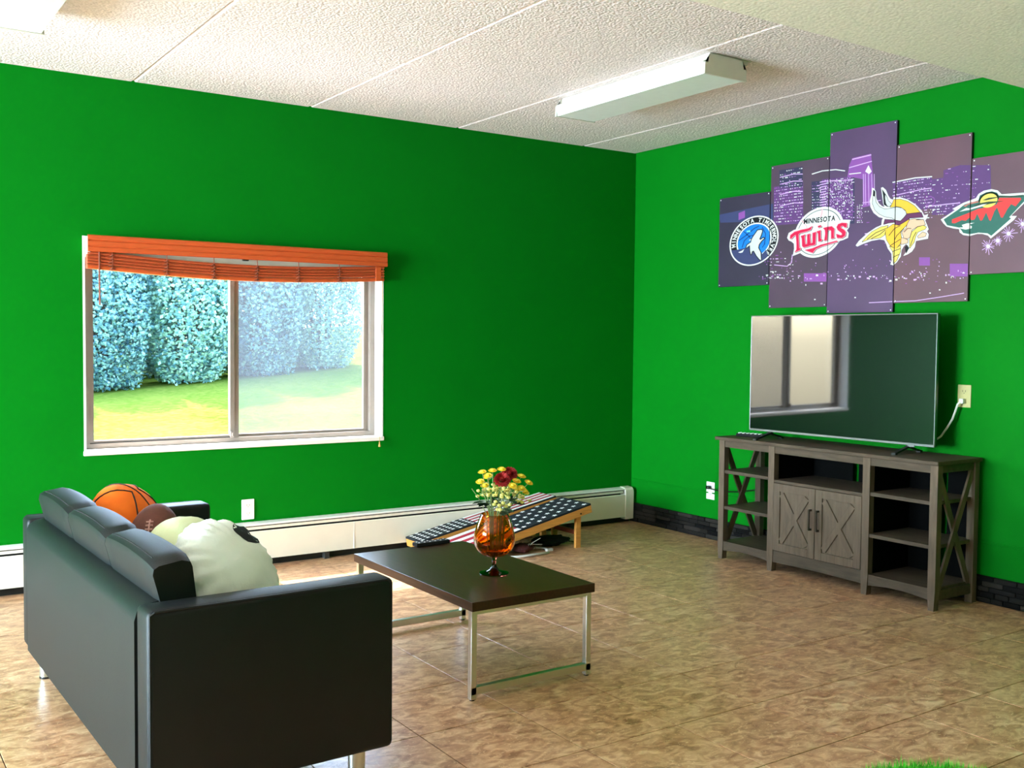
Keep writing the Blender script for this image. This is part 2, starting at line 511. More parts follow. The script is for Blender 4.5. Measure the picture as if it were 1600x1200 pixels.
# stacked-stone baseboard along the screen wall, black base below the heater
bbr = tag(obj('baseboard_right', B().box((-0.008, -8.2, 0), (0, -0.0, 0.142)), M_stone3), kind='structure')
stone_me = []
for q, mm in enumerate((M_stone1, M_stone2, M_stone3, M_stone1)):
    bq = B(); bq.box((-0.5, -0.5, -0.5), (0.5, 0.5, 0.5), 0.12, 1)
    for v in bq.bm.verts: v.co += Vector(((noise.noise(v.co * 3 + Vector((q * 7, 0, 0)))) * 0.15, 0, 0))
    stone_me.append(tomesh('stone', bq, mm))
rows = [0.004, 0.032, 0.062, 0.088, 0.116, 0.142]
cnt = 0
for r in range(5):
    y = -0.01 - random.random() * 0.04
    while y > -3.35:
        L = random.uniform(0.06, 0.17)
        hgt = rows[r + 1] - rows[r]
        th = random.uniform(0.010, 0.018)
        meshpiece('stone', random.choice(stone_me), bbr, (-0.006 - th / 2, y - L / 2, (rows[r] + rows[r + 1]) / 2), (th, L - 0.004, hgt - 0.003))
        y -= L; cnt += 1
tag(obj('baseboard_back', B().box((-10.04, -0.012, 0), (-0.03, 0, 0.10)), M_kick), kind='structure')

# painted-over cable raceway on the screen wall
tag(obj('trim_1', B().box((-0.007, -8.2, 0.312), (0, -0.02, 0.322), 0.002), M_wall), kind='structure')

# ---- window
win = tag(obj('window_1', B().box((WL, 0.095, WB), (WL + 0.05, 0.15, WT)).box((WR - 0.045, 0.095, WB), (WR, 0.15, WT)).box((WL + 0.05, 0.095, WB), (WR - 0.045, 0.15, WB + 0.05)).box((WL + 0.05, 0.095, WT - 0.05), (WR - 0.045, 0.15, WT)), M_alu), kind='structure')
# painted jamb liner and sill
obj('jamb_liner', B().box((WL, -0.002, WB), (WL + 0.012, 0.095, WT)).box((WR - 0.012, -0.002, WB), (WR, 0.095, WT)).box((WL + 0.012, -0.002, WT - 0.012), (WR - 0.012, 0.095, WT)), M_white, win)
obj('window_sill', B().box((WL - 0.003, -0.014, WB - 0.004), (WR + 0.003, 0.095, WB + 0.022), 0.004), M_white, win)
MX0, MX1 = -3.04, -2.985
s1 = obj('sash', B().box((WL + 0.05, 0.10, WB + 0.05), (WL + 0.072, 0.125, WT - 0.05)).box((MX0, 0.092, WB + 0.03), (MX0 + 0.026, 0.125, WT - 0.05)).box((WL + 0.072, 0.10, WB + 0.05), (MX0, 0.125, WB + 0.066)).box((WL + 0.072, 0.10, WT - 0.07), (MX0, 0.125, WT - 0.05)), M_alu, win)
obj('pane', B().box((WL + 0.072, 0.111, WB + 0.066), (MX0, 0.115, WT - 0.07)), M_pane, s1)
s2 = obj('sash', B().box((MX0 + 0.028, 0.10, WB + 0.04), (MX1, 0.148, WT - 0.05)).box((WR - 0.075, 0.126, WB + 0.05), (WR - 0.045, 0.148, WT - 0.05)).box((MX1, 0.126, WB + 0.05), (WR - 0.075, 0.148, WB + 0.066)).box((MX1, 0.126, WT - 0.07), (WR - 0.075, 0.148, WT - 0.05)), M_alu, win)
obj('pane', B().box((MX1, 0.135, WB + 0.066), (WR - 0.075, 0.139, WT - 0.07)), M_pane, s2)
obj('insect_screen', B().box((MX1 - 0.01, 0.152, WB + 0.05), (WR - 0.05, 0.1525, WT - 0.05)), M_screenmesh, win)
obj('latch', B().box((MX0 - 0.004, 0.078, WB + 0.052), (MX0 + 0.02, 0.093, WB + 0.085), 0.004).box((MX0 + 0.004, 0.07, WB + 0.06), (MX0 + 0.012, 0.08, WB + 0.078), 0.002), M_alu, win)
obj('latch', B().box((WR - 0.052, 0.086, 1.29), (WR - 0.04, 0.096, 1.33), 0.003), M_alu, win)
obj('track', B().box((WL + 0.05, 0.094, WB + 0.05), (MX0, 0.0985, WB + 0.055)), M_shadowgap, win)

# ================================================================== BLIND
bl = thing('window_blind', (-2.98, -0.03, 1.70), 'orange wooden slat blind raised to the top of the window', 'blind')
O = bl.location.copy()
VL, VR = -3.857, -2.087
val = B(O)
prof = [(-0.052, 1.806), (-0.060, 1.802), (-0.068, 1.806), (-0.068, 1.824), (-0.062, 1.830), (-0.066, 1.838), (-0.066, 1.856), (-0.060, 1.862), (-0.066, 1.870), (-0.066, 1.886), (-0.060, 1.891), (-0.052, 1.891)]
val.prism(prof, VL, VR, 'x')
val.box((VR - 0.012, -0.06, 1.803), (VR, -0.004, 1.891))
obj('valance', val, M_blind, bl)
obj('headrail', B(O).box((WL + 0.014, -0.05, 1.825), (WR - 0.014, -0.004, 1.874)).box((WL + 0.014, -0.012, 1.775), (WR - 0.014, -0.006, 1.83)).box((WL + 0.014, -0.05, 1.79), (WL + 0.03, -0.008, 1.825)), M_cream, bl)
def bow(x): return -0.034 * math.sin(PI * min(1, max(0, (x - VL) / (VR - VL))))
SL, SR = WL + 0.016, WR - 0.022
def slat(z, w=0.046, th=0.0028, n=24):
    q = B(O); bm_ = q.bm; rows_ = []
    for i in range(n + 1):
        x = SL + (SR - SL) * i / n
        zz = z + bow(x)
        c = Vector((x, -0.028, zz)) - O
        rows_.append([bm_.verts.new(c + Vector((0, -w / 2, -th / 2))), bm_.verts.new(c + Vector((0, w / 2, -th / 2))), bm_.verts.new(c + Vector((0, w / 2, th / 2))), bm_.verts.new(c + Vector((0, 0, th / 2 + 0.0015))), bm_.verts.new(c + Vector((0, -w / 2, th / 2)))])
    for i in range(n):
        for k in range(5):
            bm_.faces.new((rows_[i][k], rows_[i + 1][k], rows_[i + 1][(k + 1) % 5], rows_[i][(k + 1) % 5]))
    bm_.faces.new(rows_[0]); bm_.faces.new(rows_[-1][::-1])
    bmesh.ops.recalc_face_normals(bm_, faces=list(bm_.faces))
    return q
for k in range(9):
    obj('slat', slat(1.735 + k * 0.0085 + random.uniform(-.0008, .0008), 0.046 + (0.012 if k % 2 else -0.006), 0.0072), M_blind2, bl)
obj('bottom_rail', slat(1.722, 0.050, 0.016), M_blind, bl)
for k, f in enumerate((0.07, 0.235, 0.385, 0.53, 0.675, 0.825)):
    x = SL + (SR - SL) * f
    q = B(O)
    for e in range(5):
        z = 1.718 + bow(x) + e * 0.018
        q.tube([(x - 0.016 + random.uniform(-.006, .006), -0.053, z), (x + random.uniform(-.004, .004), -0.060, z + 0.006), (x + 0.015 + random.uniform(-.006, .006), -0.053, z + 0.003)], 0.0035, 6)
    q.tube([(x, -0.054, 1.712 + bow(x)), (x + .004, -0.057, 1.76 + bow(x)), (x, -0.053, 1.835)], 0.0022, 6)
    obj('ladder_cord', q, M_pinered, bl)
obj('end_clip', B(O).box((SR - 0.06, -0.058, 1.712), (SR - 0.022, -0.05, 1.80), 0.003), M_blind, bl)
obj('center_bracket', B(O).box((-3.01, -0.052, 1.795), (-2.975, -0.03, 1.83), 0.003), M_bronze, bl)
obj('tilt_wand', B(O).tube([(-3.80, -0.058, 1.82), (-3.80, -0.056, 1.69), (-3.798, -0.05, 1.52)], 0.0045, 8), M_pinered, bl)
obj('lift_cord', B(O).tube([(-2.112, -0.052, 1.80), (-2.11, -0.03, 1.4), (-2.115, -0.022, 0.74), (-2.116, -0.022, 0.70)], 0.0016, 6), M_cord, bl)
obj('tassel', B(O).lathe([(0, 0.03), (0.004, 0.03), (0.005, 0.018), (0.008, 0.004), (0.007, 0.0), (0, 0.0)], (-2.116, -0.022, 0.668), 12), M_cord, bl, True)

# ================================================================== HEATER
ht = thing('baseboard_heater', (-3.2, -0.035, 0.0), 'long cream metal baseboard heater running under the window', 'heater')
O = ht.location.copy()
HX1 = -0.035
obj('back_plate', B(O).box((-6.9, -0.006, 0.045), (HX1, 0.0, 0.245)), M_shadowgap, ht)  # dark colour paints in the shade seen through the heater slots
obj('top_cap', B(O).prism([(0, 0.262), (-0.052, 0.258), (-0.060, 0.250), (-0.058, 0.246), (-0.05, 0.252), (0, 0.255)], -6.9, HX1 - 0.05, 'x'), M_white, ht)
obj('damper', B(O).prism([(-0.050, 0.224), (-0.050, 0.239), (-0.053, 0.240), (-0.054, 0.224)], -6.9, HX1 - 0.09, 'x'), M_cream, ht)
obj('fin_core', B(O).box((-6.9, -0.05, 0.10), (HX1 - 0.1, -0.008, 0.17)), M_shadowgap, ht)
secs = [-6.9, -4.55, -2.31, HX1 - 0.075]
for k in range(3):
    obj('front_panel', B(O).prism([(-0.062, 0.046), (-0.064, 0.208), (-0.058, 0.214), (-0.055, 0.208), (-0.056, 0.046)], secs[k] + 0.002, secs[k + 1] - 0.002, 'x'), M_cream, ht)
obj('end_cap', B(O).prism([(0, 0.028), (-0.068, 0.028), (-0.070, 0.225), (-0.066, 0.246), (-0.052, 0.262), (0, 0.266)], HX1 - 0.075, HX1, 'x'), M_cream, ht, True, 30)
for x in (-4.55, -2.31): obj('seam_strip', B(O).box((x - 0.002, -0.0645, 0.046), (x + 0.002, -0.058, 0.214)), M_white, ht)
for x in (-4.7, -2.5, -0.6): obj('foot', B(O).box((x, -0.05, 0.0), (x + 0.03, -0.012, 0.05)), M_shadowgap, ht)

# ================================================================== OUTLETS
def outlet(name, loc, facing, label, m, plug=None, sockets=True):
    """facing: rotation so that local -y looks into the room"""
    t = thing(name, loc, label, 'outlet', None, facing)
    obj('cover_plate', B().box((-0.038, -0.006, -0.06), (0.038, 0, 0.06), 0.003), m, t)
    for s in (-1, 1):
        z = s * 0.024
        so = obj('socket', B().box((-0.017, -0.0075, z - 0.015), (0.017, -0.005, z + 0.015), 0.003), m, t)
        obj('slot', B().box((-0.009, -0.0079, z - 0.003), (-0.0065, -0.0074, z + 0.008)).box((0.0065, -0.0079, z - 0.003), (0.009, -0.0074, z + 0.008)).box((-0.002, -0.0079, z - 0.010), (0.002, -0.0074, z - 0.006)), M_shadowgap, so)
    obj('screw', B().lathe([(0, 0), (0.003, 0), (0.003, 0.001), (0, 0.001)], (0, -0.0065, 0), 10, Matrix.Rotation(PI / 2, 3, 'X')), m, t)
    return t
outlet('wall_outlet', (-2.967, 0, 0.338), 0, 'white power outlet on the green wall under the window', M_plate)
outlet('wall_outlet', (0, -0.83, 0.332), -PI / 2, 'white power outlet with a black plug beside the television stand', M_plate)
outlet('wall_outlet', (0, -2.688, 1.077), -PI / 2, 'ivory power outlet with a white cord beside the television', M_ivory)

# ================================================================== CEILING LIGHTS
def ceil_light(x0, x1, y0, y1, label):
    zc = H
    t = thing('ceiling_light', ((x0 + x1) / 2, (y0 + y1) / 2, zc), label, 'light', 'wraparound ceiling lights')
    hx, L = (x1 - x0) / 2, (y1 - y0) / 2
    obj('housing', B().box((-hx * 0.72, -L + 0.01, -0.055), (hx * 0.72, L - 0.01, -0.001), 0.004), M_fixt, t)
    obj('diffuser', B().prism([(-hx, -0.045), (-hx, -0.075), (-hx * 0.93, -0.105), (hx * 0.93, -0.105), (hx, -0.075), (hx, -0.045), (hx * 0.96, -0.045), (hx * 0.74, -0.03), (-hx * 0.74, -0.03), (-hx * 0.96, -0.045)], -L + 0.012, L - 0.012, 'y'), M_diff, t)
    for s in (-1, 1):
        y = s * L
        lo, hi = (y - 0.012, y) if s > 0 else (y, y + 0.012)
        obj('end_cap', B().prism([(-hx, -0.052), (-hx - 0.002, -0.108), (hx + 0.002, -0.108), (hx, -0.052), (hx * 0.86, -0.052), (hx * 0.8, -0.012), (-hx * 0.8, -0.012), (-hx * 0.86, -0.052)], lo, hi, 'y'), M_fixt, t)
    obj('canopy', B().box((-0.02, -L + 0.02, -0.02), (0.10 + hx * 0.5, -L + 0.1, 0.0)), M_fixt, t)
    return t
ceil_light(-1.53, -1.25, -2.265, -1.065, 'long white ceiling light hanging between two plank joints near the far corner')
ceil_light(-4.51, -4.235, -2.27, -1.06, 'white ceiling light above the black sofa')

# ================================================================== CANVAS PANELS WITH PRINTED EMBLEMS
def wp(px, py, x=-0.021):
    d = Fw + Rr * ((px - 800) / FPX) - Uu * ((py - 600) / FPX)
    t = (x - CX) / d.x
    return (CY + d.y * t, CZ + d.z * t)
PCOL = {}
def pm(name, rgb):
    if name not in PCOL: PCOL[name] = mat('print_' + name, rgb, 0.5, var=0.03, scale=30, spec=0.3)
    return PCOL[name]
pm('base', (70, 54, 84)); pm('white', (214, 212, 206)); pm('black', (20, 18, 24)); pm('navy', (58, 62, 100)); pm('blue', (20, 116, 196))
pm('darkblue', (16, 66, 130)); pm('aqua', (120, 226, 210)); pm('crimson', (206, 16, 66)); pm('pink', (250, 150, 165)); pm('gold', (234, 176, 52)); pm('plum', (98, 42, 82))
pm('skin', (226, 178, 146)); pm('forest', (46, 98, 86)); pm('deepgreen', (40, 62, 38)); pm('red', (226, 58, 56)); pm('lilac', (200, 158, 206)); pm('violet', (92, 56, 108)); pm('orchid', (134, 74, 148)); pm('straw', (228, 196, 92)); pm('grey', (92, 96, 92)); pm('dusk', (52, 50, 78)); pm('rose', (186, 108, 96)); pm('silver', (198, 198, 192))
PN = list(PCOL)
PM = [PCOL[k] for k in PN]

class Print:
    """flat coloured shapes on the canvas fronts, given as outlines on the picture; one layer proud of the last"""
    def __init__(self): self.items = []   # (points in wall (y,z), colour, layer)
    def poly(self, pts, col, layer): self.items.append(([wp(*p) for p in pts], col, layer))
    def stroke(self, pts, wd, col, layer, closed=False):
        pts = list(pts)
        if closed: pts = pts + [pts[0]]
        for a, b_ in zip(pts[:-1], pts[1:]):
            dx, dy = b_[0] - a[0], b_[1] - a[1]
            L = math.hypot(dx, dy)
            if L < 1e-6: continue
            nx, ny = -dy / L * wd / 2, dx / L * wd / 2
            ex, ey = dx / L * wd * 0.25, dy / L * wd * 0.25
            self.poly([(a[0] + nx - ex, a[1] + ny - ey), (b_[0] + nx + ex, b_[1] + ny + ey), (b_[0] - nx + ex, b_[1] - ny + ey), (a[0] - nx - ex, a[1] - ny - ey)], col, layer)
    def rect(self, x, y, w_, h_, col, layer, sl=0.0):
        self.poly([(x, y), (x + w_, y - sl * w_), (x + w_, y + h_ - sl * w_), (x, y + h_)], col, layer)
    def build(self, name, y_lo, y_hi, z_lo, z_hi, off, parent, label=None):
        bm_ = bmesh.new()
        for pts, col, layer in self.items:
            ys = [p[0] for p in pts]; zs = [p[1] for p in pts]
            if max(ys) < y_lo or min(ys) > y_hi or max(zs) < z_lo or min(zs) > z_hi: continue
            x = -0.0207 - 0.00022 * layer
            vs = [bm_.verts.new(Vector((x, p[0], p[1])) - off) for p in pts]
            try: f = bm_.faces.new(vs)
            except ValueError: continue
            f.normal_update()
            if f.normal.x > 0: f.normal_flip()
            f.material_index = PN.index(col)
            if len(vs) > 4: bmesh.ops.triangulate(bm_, faces=[f], ngon_method='EAR_CLIP')
        for co, no in (((0, y_lo, 0), (0, -1, 0)), ((0, y_hi, 0), (0, 1, 0)), ((0, 0, z_lo), (0, 0, -1)), ((0, 0, z_hi), (0, 0, 1))):
            bmesh.ops.bisect_plane(bm_, geom=list(bm_.verts) + list(bm_.edges) + list(bm_.faces), plane_co=Vector(co) - off, plane_no=no, clear_outer=True)
        if not bm_.faces:
            bm_.free(); return None
        q = B(); q.bm.free(); q.bm = bm_
        o = obj(name, q, PM, parent)
        if label: o['label'] = label
        return o

GLY = {}
def glyph(ch):
    if ch in GLY: return GLY[ch]
    cu = bpy.data.curves.new('glyph', 'FONT'); cu.body = ch; cu.resolution_u = 3; cu.offset = 0.034
    o = bpy.data.objects.new('glyph', cu); C.objects.link(o)
    dg = bpy.context.evaluated_depsgraph_get()
    me = bpy.data.meshes.new_from_object(o.evaluated_get(dg))
    vs = [(v.co.x, v.co.y) for v in me.vertices]; fs = [tuple(p.vertices) for p in me.polygons]
    xs = [v[0] for v in vs] or [0]
    GLY[ch] = (vs, fs, min(xs), max(xs))
    bpy.data.objects.remove(o); bpy.data.curves.remove(cu); bpy.data.meshes.remove(me)
    return GLY[ch]

def crop(ox, oy, s): return lambda pts: [(ox + x / s, oy + y / s) for x, y in pts]
def ell(c, a, b_, r=1.0, n=48, t0=0.0, t1=2 * PI):
    return [(c[0] + (a[0] * math.cos(t0 + (t1 - t0) * k / n) + b_[0] * math.sin(t0 + (t1 - t0) * k / n)) * r, c[1] + (a[1] * math.cos(t0 + (t1 - t0) * k / n) + b_[1] * math.sin(t0 + (t1 - t0) * k / n)) * r) for k in range(n if abs(t1 - t0) > 6.28 else n + 1)]

# --- wolf roundel
wolf = Print(); K = crop(1130, 320, 11.43)
wc, wa, wb_ = (552, 642), (435, -40), (55, -448)
wolf.poly(K(ell(wc, wa, wb_, 1.0)), 'white', 3)
wolf.poly(K(ell(wc, wa, wb_, 0.945)), 'black', 4)
wolf.poly(K(ell(wc, wa, wb_, 0.72)), 'white', 5)
wolf.poly(K(ell(wc, wa, wb_, 0.665)), 'blue', 6)
wolf.stroke(K([(280, 640), (420, 540), (560, 420), (640, 380)]), 1.6, 'darkblue', 7)
wolf.stroke(K([(340, 760), (380, 640), (470, 560), (560, 540)]), 1.6, 'darkblue', 7)
wolf.stroke(K([(360, 470), (460, 560), (500, 620)]), 1.4, 'darkblue', 7)
wolf.stroke(K([(700, 400), (760, 520), (740, 700), (700, 760)]), 1.4, 'darkblue', 7)
arc = ell(wc, wa, wb_, 0.945, 24, PI + 0.33, 2 * PI - 0.80)
wolf.poly(K(arc + [(770, 800), (700, 880), (640, 760), (560, 640), (480, 700), (400, 770), (270, 800)]), 'navy', 8)
wolfpts = [(690, 445), (700, 470), (680, 540), (650, 610), (665, 630), (720, 590), (735, 600), (690, 640), (640, 710), (630, 770), (670, 850), (680, 990), (650, 970), (600, 910), (550, 820), (520, 830), (500, 890), (485, 830), (480, 720), (415, 770), (430, 720), (500, 670), (515, 610), (560, 540), (620, 455)]
wolf.stroke(K(wolfpts), 2.6, 'black', 9, True)
wolf.poly(K(wolfpts), 'silver', 10)
wolf.poly(K([(270, 850), (330, 825), (380, 790), (350, 850), (310, 860)]), 'white', 10)
wolf.poly(K([(460, 640), (500, 605), (490, 640)]), 'white', 10)
wolf.poly(K([(420, 465), (455, 462), (490, 450), (480, 470), (492, 490), (455, 484), (428, 492)]), 'aqua', 10)
txt = 'MINNESOTA TIMBERWOLVES'
A0, A1 = PI + 0.26, -0.80
for k, ch in enumerate(txt):
    if ch == ' ': continue
    vs, fs, mn, mx = glyph(ch)
    th = A0 + (A1 - A0) * (k + 0.5) / len(txt)
    for f in fs:
        pts = []
        for i in f:
            gx, gy = (vs[i][0] - (mn + mx) / 2) * 0.20, (vs[i][1] - 0.36) * 0.22
            r = 0.835 + gy
            an = th - gx / 0.835
            pts.append((wc[0] + (wa[0] * math.cos(an) + wb_[0] * math.sin(an)) * r, wc[1] + (wa[1] * math.cos(an) + wb_[1] * math.sin(an)) * r))
        wolf.poly(K(pts), 'white', 6)

# --- ball club emblem
club = Print(); K = crop(1225, 315, 12.0)
cc, ca, cb = (658, 575), (462, -50), (66, -475)
banner = [(165, 1020), (190, 880), (185, 770), (90, 730), (60, 680), (90, 590), (190, 530), (330, 500), (1110, 340), (1240, 340), (1225, 480), (1180, 540), (1215, 590), (1200, 680), (1110, 720), (320, 960)]
club.poly(K(banner), 'white', 3)
club.poly(K(ell(cc, ca, cb, 1.0)), 'white', 4)
club.poly(K(ell(cc, ca, cb, 0.905)), 'grey', 5)
club.poly(K(ell(cc, ca, cb, 0.875)), 'white', 6)
club.stroke(K([(720, 150), (712, 220), (690, 290)]), 1.4, 'pink', 7)
club.stroke(K([(330, 350), (420, 450), (450, 560)]), 1.0, 'pink', 7)
club.poly(K(banner[4:12] + [(1200, 680), (1000, 740), (330, 860), (200, 800)]), 'white', 7)
def line_text(pr, s, p0, p1, up, col, layer, K, wfac=1.0):
    gs = [glyph(c) for c in s]
    tot = sum(g[3] - g[2] for g in gs) + 0.10 * (len(gs) - 1)
    x = 0.0
    for g in gs:
        for f in g[1]:
            pts = []
            for i in f:
                u = (x + g[0][i][0] - g[2]) / tot; v = g[0][i][1] / 0.70
                pts.append((p0[0] + (p1[0] - p0[0]) * u + up[0] * v, p0[1] + (p1[1] - p0[1]) * u + up[1] * v))
            pr.poly(K(pts), col, layer)
        x += g[3] - g[2] + 0.10
line_text(club, 'MINNESOTA', (372, 420), (962, 352), (6, -92), 'black', 8, K)
letters = [
    [(115, 690), (125, 630), (200, 570), (330, 530), (460, 505), (530, 465), (500, 530), (420, 560), (300, 590), (275, 612), (278, 720), (290, 880), (320, 870), (300, 910), (210, 945), (240, 900), (240, 760), (225, 620), (190, 640), (145, 690)],
    [(320, 650), (400, 620), (388, 660), (402, 800), (438, 796), (440, 620), (492, 605), (486, 650), (502, 785), (538, 775), (540, 590), (602, 570), (592, 800), (560, 815), (495, 822), (460, 838), (370, 860), (345, 830), (340, 690)],
    [(620, 560), (690, 540), (690, 700), (720, 715), (700, 742), (650, 745), (645, 600)],
    [(640, 462), (690, 445), (702, 470), (650, 484)],
    [(740, 500), (812, 478), (900, 465), (945, 505), (935, 660), (952, 678), (890, 695), (888, 545), (855, 525), (820, 545), (812, 720), (760, 730), (778, 600), (772, 530)],
    [(1180, 405), (1180, 480), (1140, 480), (1110, 450), (1070, 460), (1062, 490), (1130, 530), (1160, 570), (1150, 640), (1090, 680), (1000, 680), (985, 610), (1030, 622), (1070, 636), (1098, 612), (1080, 585), (1010, 530), (990, 480), (1020, 425), (1090, 400)],
    [(400, 910), (530, 880), (700, 810), (990, 735), (1005, 750), (700, 840), (600, 885), (540, 960), (470, 935)]]
for lt in letters:
    club.stroke(K([(x + 14, y + 10) for x, y in lt]), 1.2, 'grey', 8, True)
    club.stroke(K(lt), 1.6, 'pink', 9, True)
    club.poly(K(lt), 'crimson', 10)

# --- horned helmet emblem
helm = Print(); K = crop(1335, 285, 8.89)
helm.poly(K([(245, 75), (275, 85), (300, 130), (305, 220), (340, 290), (385, 330), (420, 340), (400, 300), (385, 180), (370, 75), (395, 65), (440, 105), (470, 180), (500, 225), (535, 240), (545, 212), (640, 208), (740, 238), (850, 305), (935, 390), (972, 460), (1025, 438), (1010, 495), (985, 530), (1010, 590), (1032, 650), (1010, 680), (1032, 720), (1022, 782), (900, 805), (855, 815), (840, 900), (800, 960), (740, 1000), (680, 1022), (720, 960), (735, 880), (720, 855), (685, 890), (655, 940), (645, 1030), (590, 1110), (540, 1152), (500, 1140), (520, 1080), (515, 990), (465, 920), (440, 850), (415, 802), (350, 792), (240, 812), (120, 855), (40, 892), (18, 875), (60, 815), (180, 705), (300, 625), (375, 592), (382, 520), (400, 497), (340, 482), (268, 425), (222, 340), (216, 250), (236, 170)]), 'white', 3)
parts = [
    ([(268, 110), (262, 190), (252, 290), (285, 380), (340, 435), (420, 475), (520, 492), (575, 522), (640, 532), (682, 490), (722, 440), (710, 400), (660, 358), (590, 345), (500, 365), (420, 372), (350, 340), (302, 280), (284, 190), (285, 130)], 'silver'),
    ([(430, 170), (425, 260), (448, 320), (485, 337), (520, 300), (472, 258), (447, 190)], 'silver'),
    ([(550, 240), (640, 235), (740, 265), (840, 330), (910, 412), (730, 432), (710, 385), (650, 345), (590, 333), (500, 345), (530, 290)], 'gold'),
    ([(730, 438), (930, 420), (955, 482), (770, 495), (700, 560), (640, 590), (570, 585), (560, 552), (480, 562), (408, 582), (425, 515), (540, 522), (640, 542), (690, 492)], 'plum'),
    ([(770, 520), (830, 508), (962, 520), (985, 590), (880, 610), (800, 660), (770, 760), (740, 782), (690, 772), (660, 690), (720, 640), (740, 570)], 'skin'),
    ([(650, 770), (700, 780), (745, 800), (740, 840), (650, 862)], 'skin'),
    ([(880, 750), (950, 690), (1000, 710), (985, 750), (890, 772)], 'skin'),
    ([(110, 825), (240, 690), (370, 620), (470, 600), (440, 650), (420, 730), (360, 770), (200, 790)], 'straw'),
    ([(440, 650), (540, 580), (620, 600), (690, 560), (765, 512), (720, 600), (640, 680), (652, 760), (640, 850), (580, 920), (500, 880), (450, 800), (435, 720)], 'gold'),
    ([(1000, 620), (980, 650), (880, 690), (850, 750), (830, 830), (770, 912), (768, 800), (800, 690), (880, 622), (960, 600)], 'straw'),
    ([(490, 890), (580, 922), (640, 872), (640, 960), (590, 1080), (545, 1128), (535, 960)], 'straw')]
for q, (pts, col) in enumerate(parts):
    helm.stroke(K(pts), 1.3, 'black', 4 + 0.2 * q, True)
    helm.poly(K(pts), col, 4.6 + 0.2 * q)
helm.poly(K([(385, 90), (400, 180), (410, 310), (470, 345), (440, 290), (424, 190), (440, 170)]), 'black', 7.5)
helm.poly(K([(268, 105), (262, 190), (286, 196), (292, 140)]), 'black', 7.5)
helm.poly(K([(700, 900), (735, 868), (762, 912), (720, 992)]), 'black', 7.5)
for st in ([(180, 790), (300, 700), (440, 640)], [(240, 780), (360, 720), (430, 660)], [(480, 740), (560, 640), (640, 600)], [(560, 800), (590, 740), (690, 640)], [(500, 880), (560, 840), (640, 790)], [(860, 520), (960, 515)], [(690, 690), (740, 640), (790, 640)], [(780, 880), (820, 760), (860, 690)], [(530, 960), (640, 920)], [(540, 1040), (620, 1000)]):
    helm.stroke(K(st), 1.0, 'black', 7.5)

# --- forest beast-head emblem
beast = Print(); K = crop(1465, 285, 10.0)
beast.poly(K([(50, 580), (270, 432), (230, 415), (400, 320), (600, 245), (640, 180), (720, 130), (840, 105), (940, 125), (1000, 185), (1350, 160), (1490, 165), (1380, 300), (1150, 522), (1240, 525), (1190, 590), (830, 878), (790, 832), (700, 805), (620, 805), (500, 838), (400, 822), (345, 782), (335, 730), (250, 720), (140, 690), (90, 640)]), 'white', 3)
beast.poly(K([(95, 580), (330, 420), (420, 345), (640, 280), (660, 205), (760, 155), (850, 140), (930, 160), (970, 220), (1330, 200), (1440, 195), (1350, 300), (1120, 545), (1150, 562), (840, 835), (780, 795), (640, 785), (500, 810), (400, 790), (370, 745), (330, 705), (150, 670)]), 'forest', 4)
beast.poly(K([(225, 580), (480, 480), (640, 412), (720, 400), (860, 370), (930, 340), (960, 240), (1300, 240), (1310, 265), (1220, 375), (1150, 340), (1090, 420), (1020, 550), (990, 550), (930, 390), (890, 450), (830, 600), (810, 595), (760, 470), (700, 590), (670, 600), (620, 490), (580, 580), (530, 590), (500, 550), (440, 600), (380, 590), (270, 640), (225, 635)]), 'red', 5)
beast.poly(K([(400, 370), (520, 310), (640, 290), (650, 310), (480, 350), (440, 380)]), 'rose', 5)
beast.poly(K(ell((800, 285), (135, -15), (14, -110), 1.0, 32)), 'straw', 6)
beast.stroke(K(ell((800, 285), (150, -18), (14, -122), 1.0, 24, 0.1, PI)), 2.4, 'deepgreen', 6)
beast.poly(K([(560, 372), (660, 325), (800, 300), (1040, 290), (940, 312), (780, 345), (680, 372)]), 'deepgreen', 7)
beast.poly(K([(700, 278), (800, 240), (960, 225), (910, 246), (760, 280)]), 'deepgreen', 7)
beast.poly(K([(340, 460), (450, 400), (500, 405), (700, 345), (775, 335), (690, 378), (500, 430), (440, 440)]), 'white', 8)
beast.poly(K([(380, 665), (460, 640), (580, 630), (500, 660), (540, 690), (530, 720), (440, 738), (300, 710), (400, 700)]), 'white', 8)
beast.stroke(K([(970, 215), (1150, 222), (1340, 205)]), 2.0, 'deepgreen', 7)

# --- night skyline print
cityp = Print()
rnd = random.Random(11)
def tower(x0, x1, y0, y1, fill, rowsn, sl, dens=0.7, litc='lilac', col=2.2):
    if fill: cityp.poly([(x0, y0), (x1, y0 - sl * (x1 - x0)), (x1, y1 - sl * (x1 - x0) * 0.4), (x0, y1)], fill, 1 + 0.1 * len([1 for it in cityp.items if len(it[0]) == 4 and it[2] < 2]))
    for r in range(rowsn):
        y = y0 + 2 + (y1 - y0 - 3) * r / max(1, rowsn)
        s2 = sl * (1 - 0.6 * r / max(1, rowsn))
        x = x0 + 1
        while x < x1 - 1:
            L = rnd.choice((1.2, 1.6, 2.4, 4.5))
            L = min(L, x1 - x)
            if rnd.random() < min(0.95, dens * 1.3):
                cityp.rect(x, y - s2 * (x - x0), L, rnd.choice((0.9, 1.2, 1.5)), rnd.choice((litc, litc, 'white', 'orchid', 'white')), 2.6, s2)
            x += L + col * rnd.uniform(0.5, 1.2)
tower(1209, 1255, 292, 352, 'violet', 13, 0.16, 0.72)
tower(1218, 1254, 266, 294, 'dusk', 5, 0.16, 0.55)
for yy in (277, 288, 304, 322): cityp.stroke([(1219, yy), (1240, yy - 5), (1254, yy - 5)], 1.4, 'lilac', 2.2)
tower(1268, 1335, 284, 352, 'dusk', 15, 0.10, 0.55)
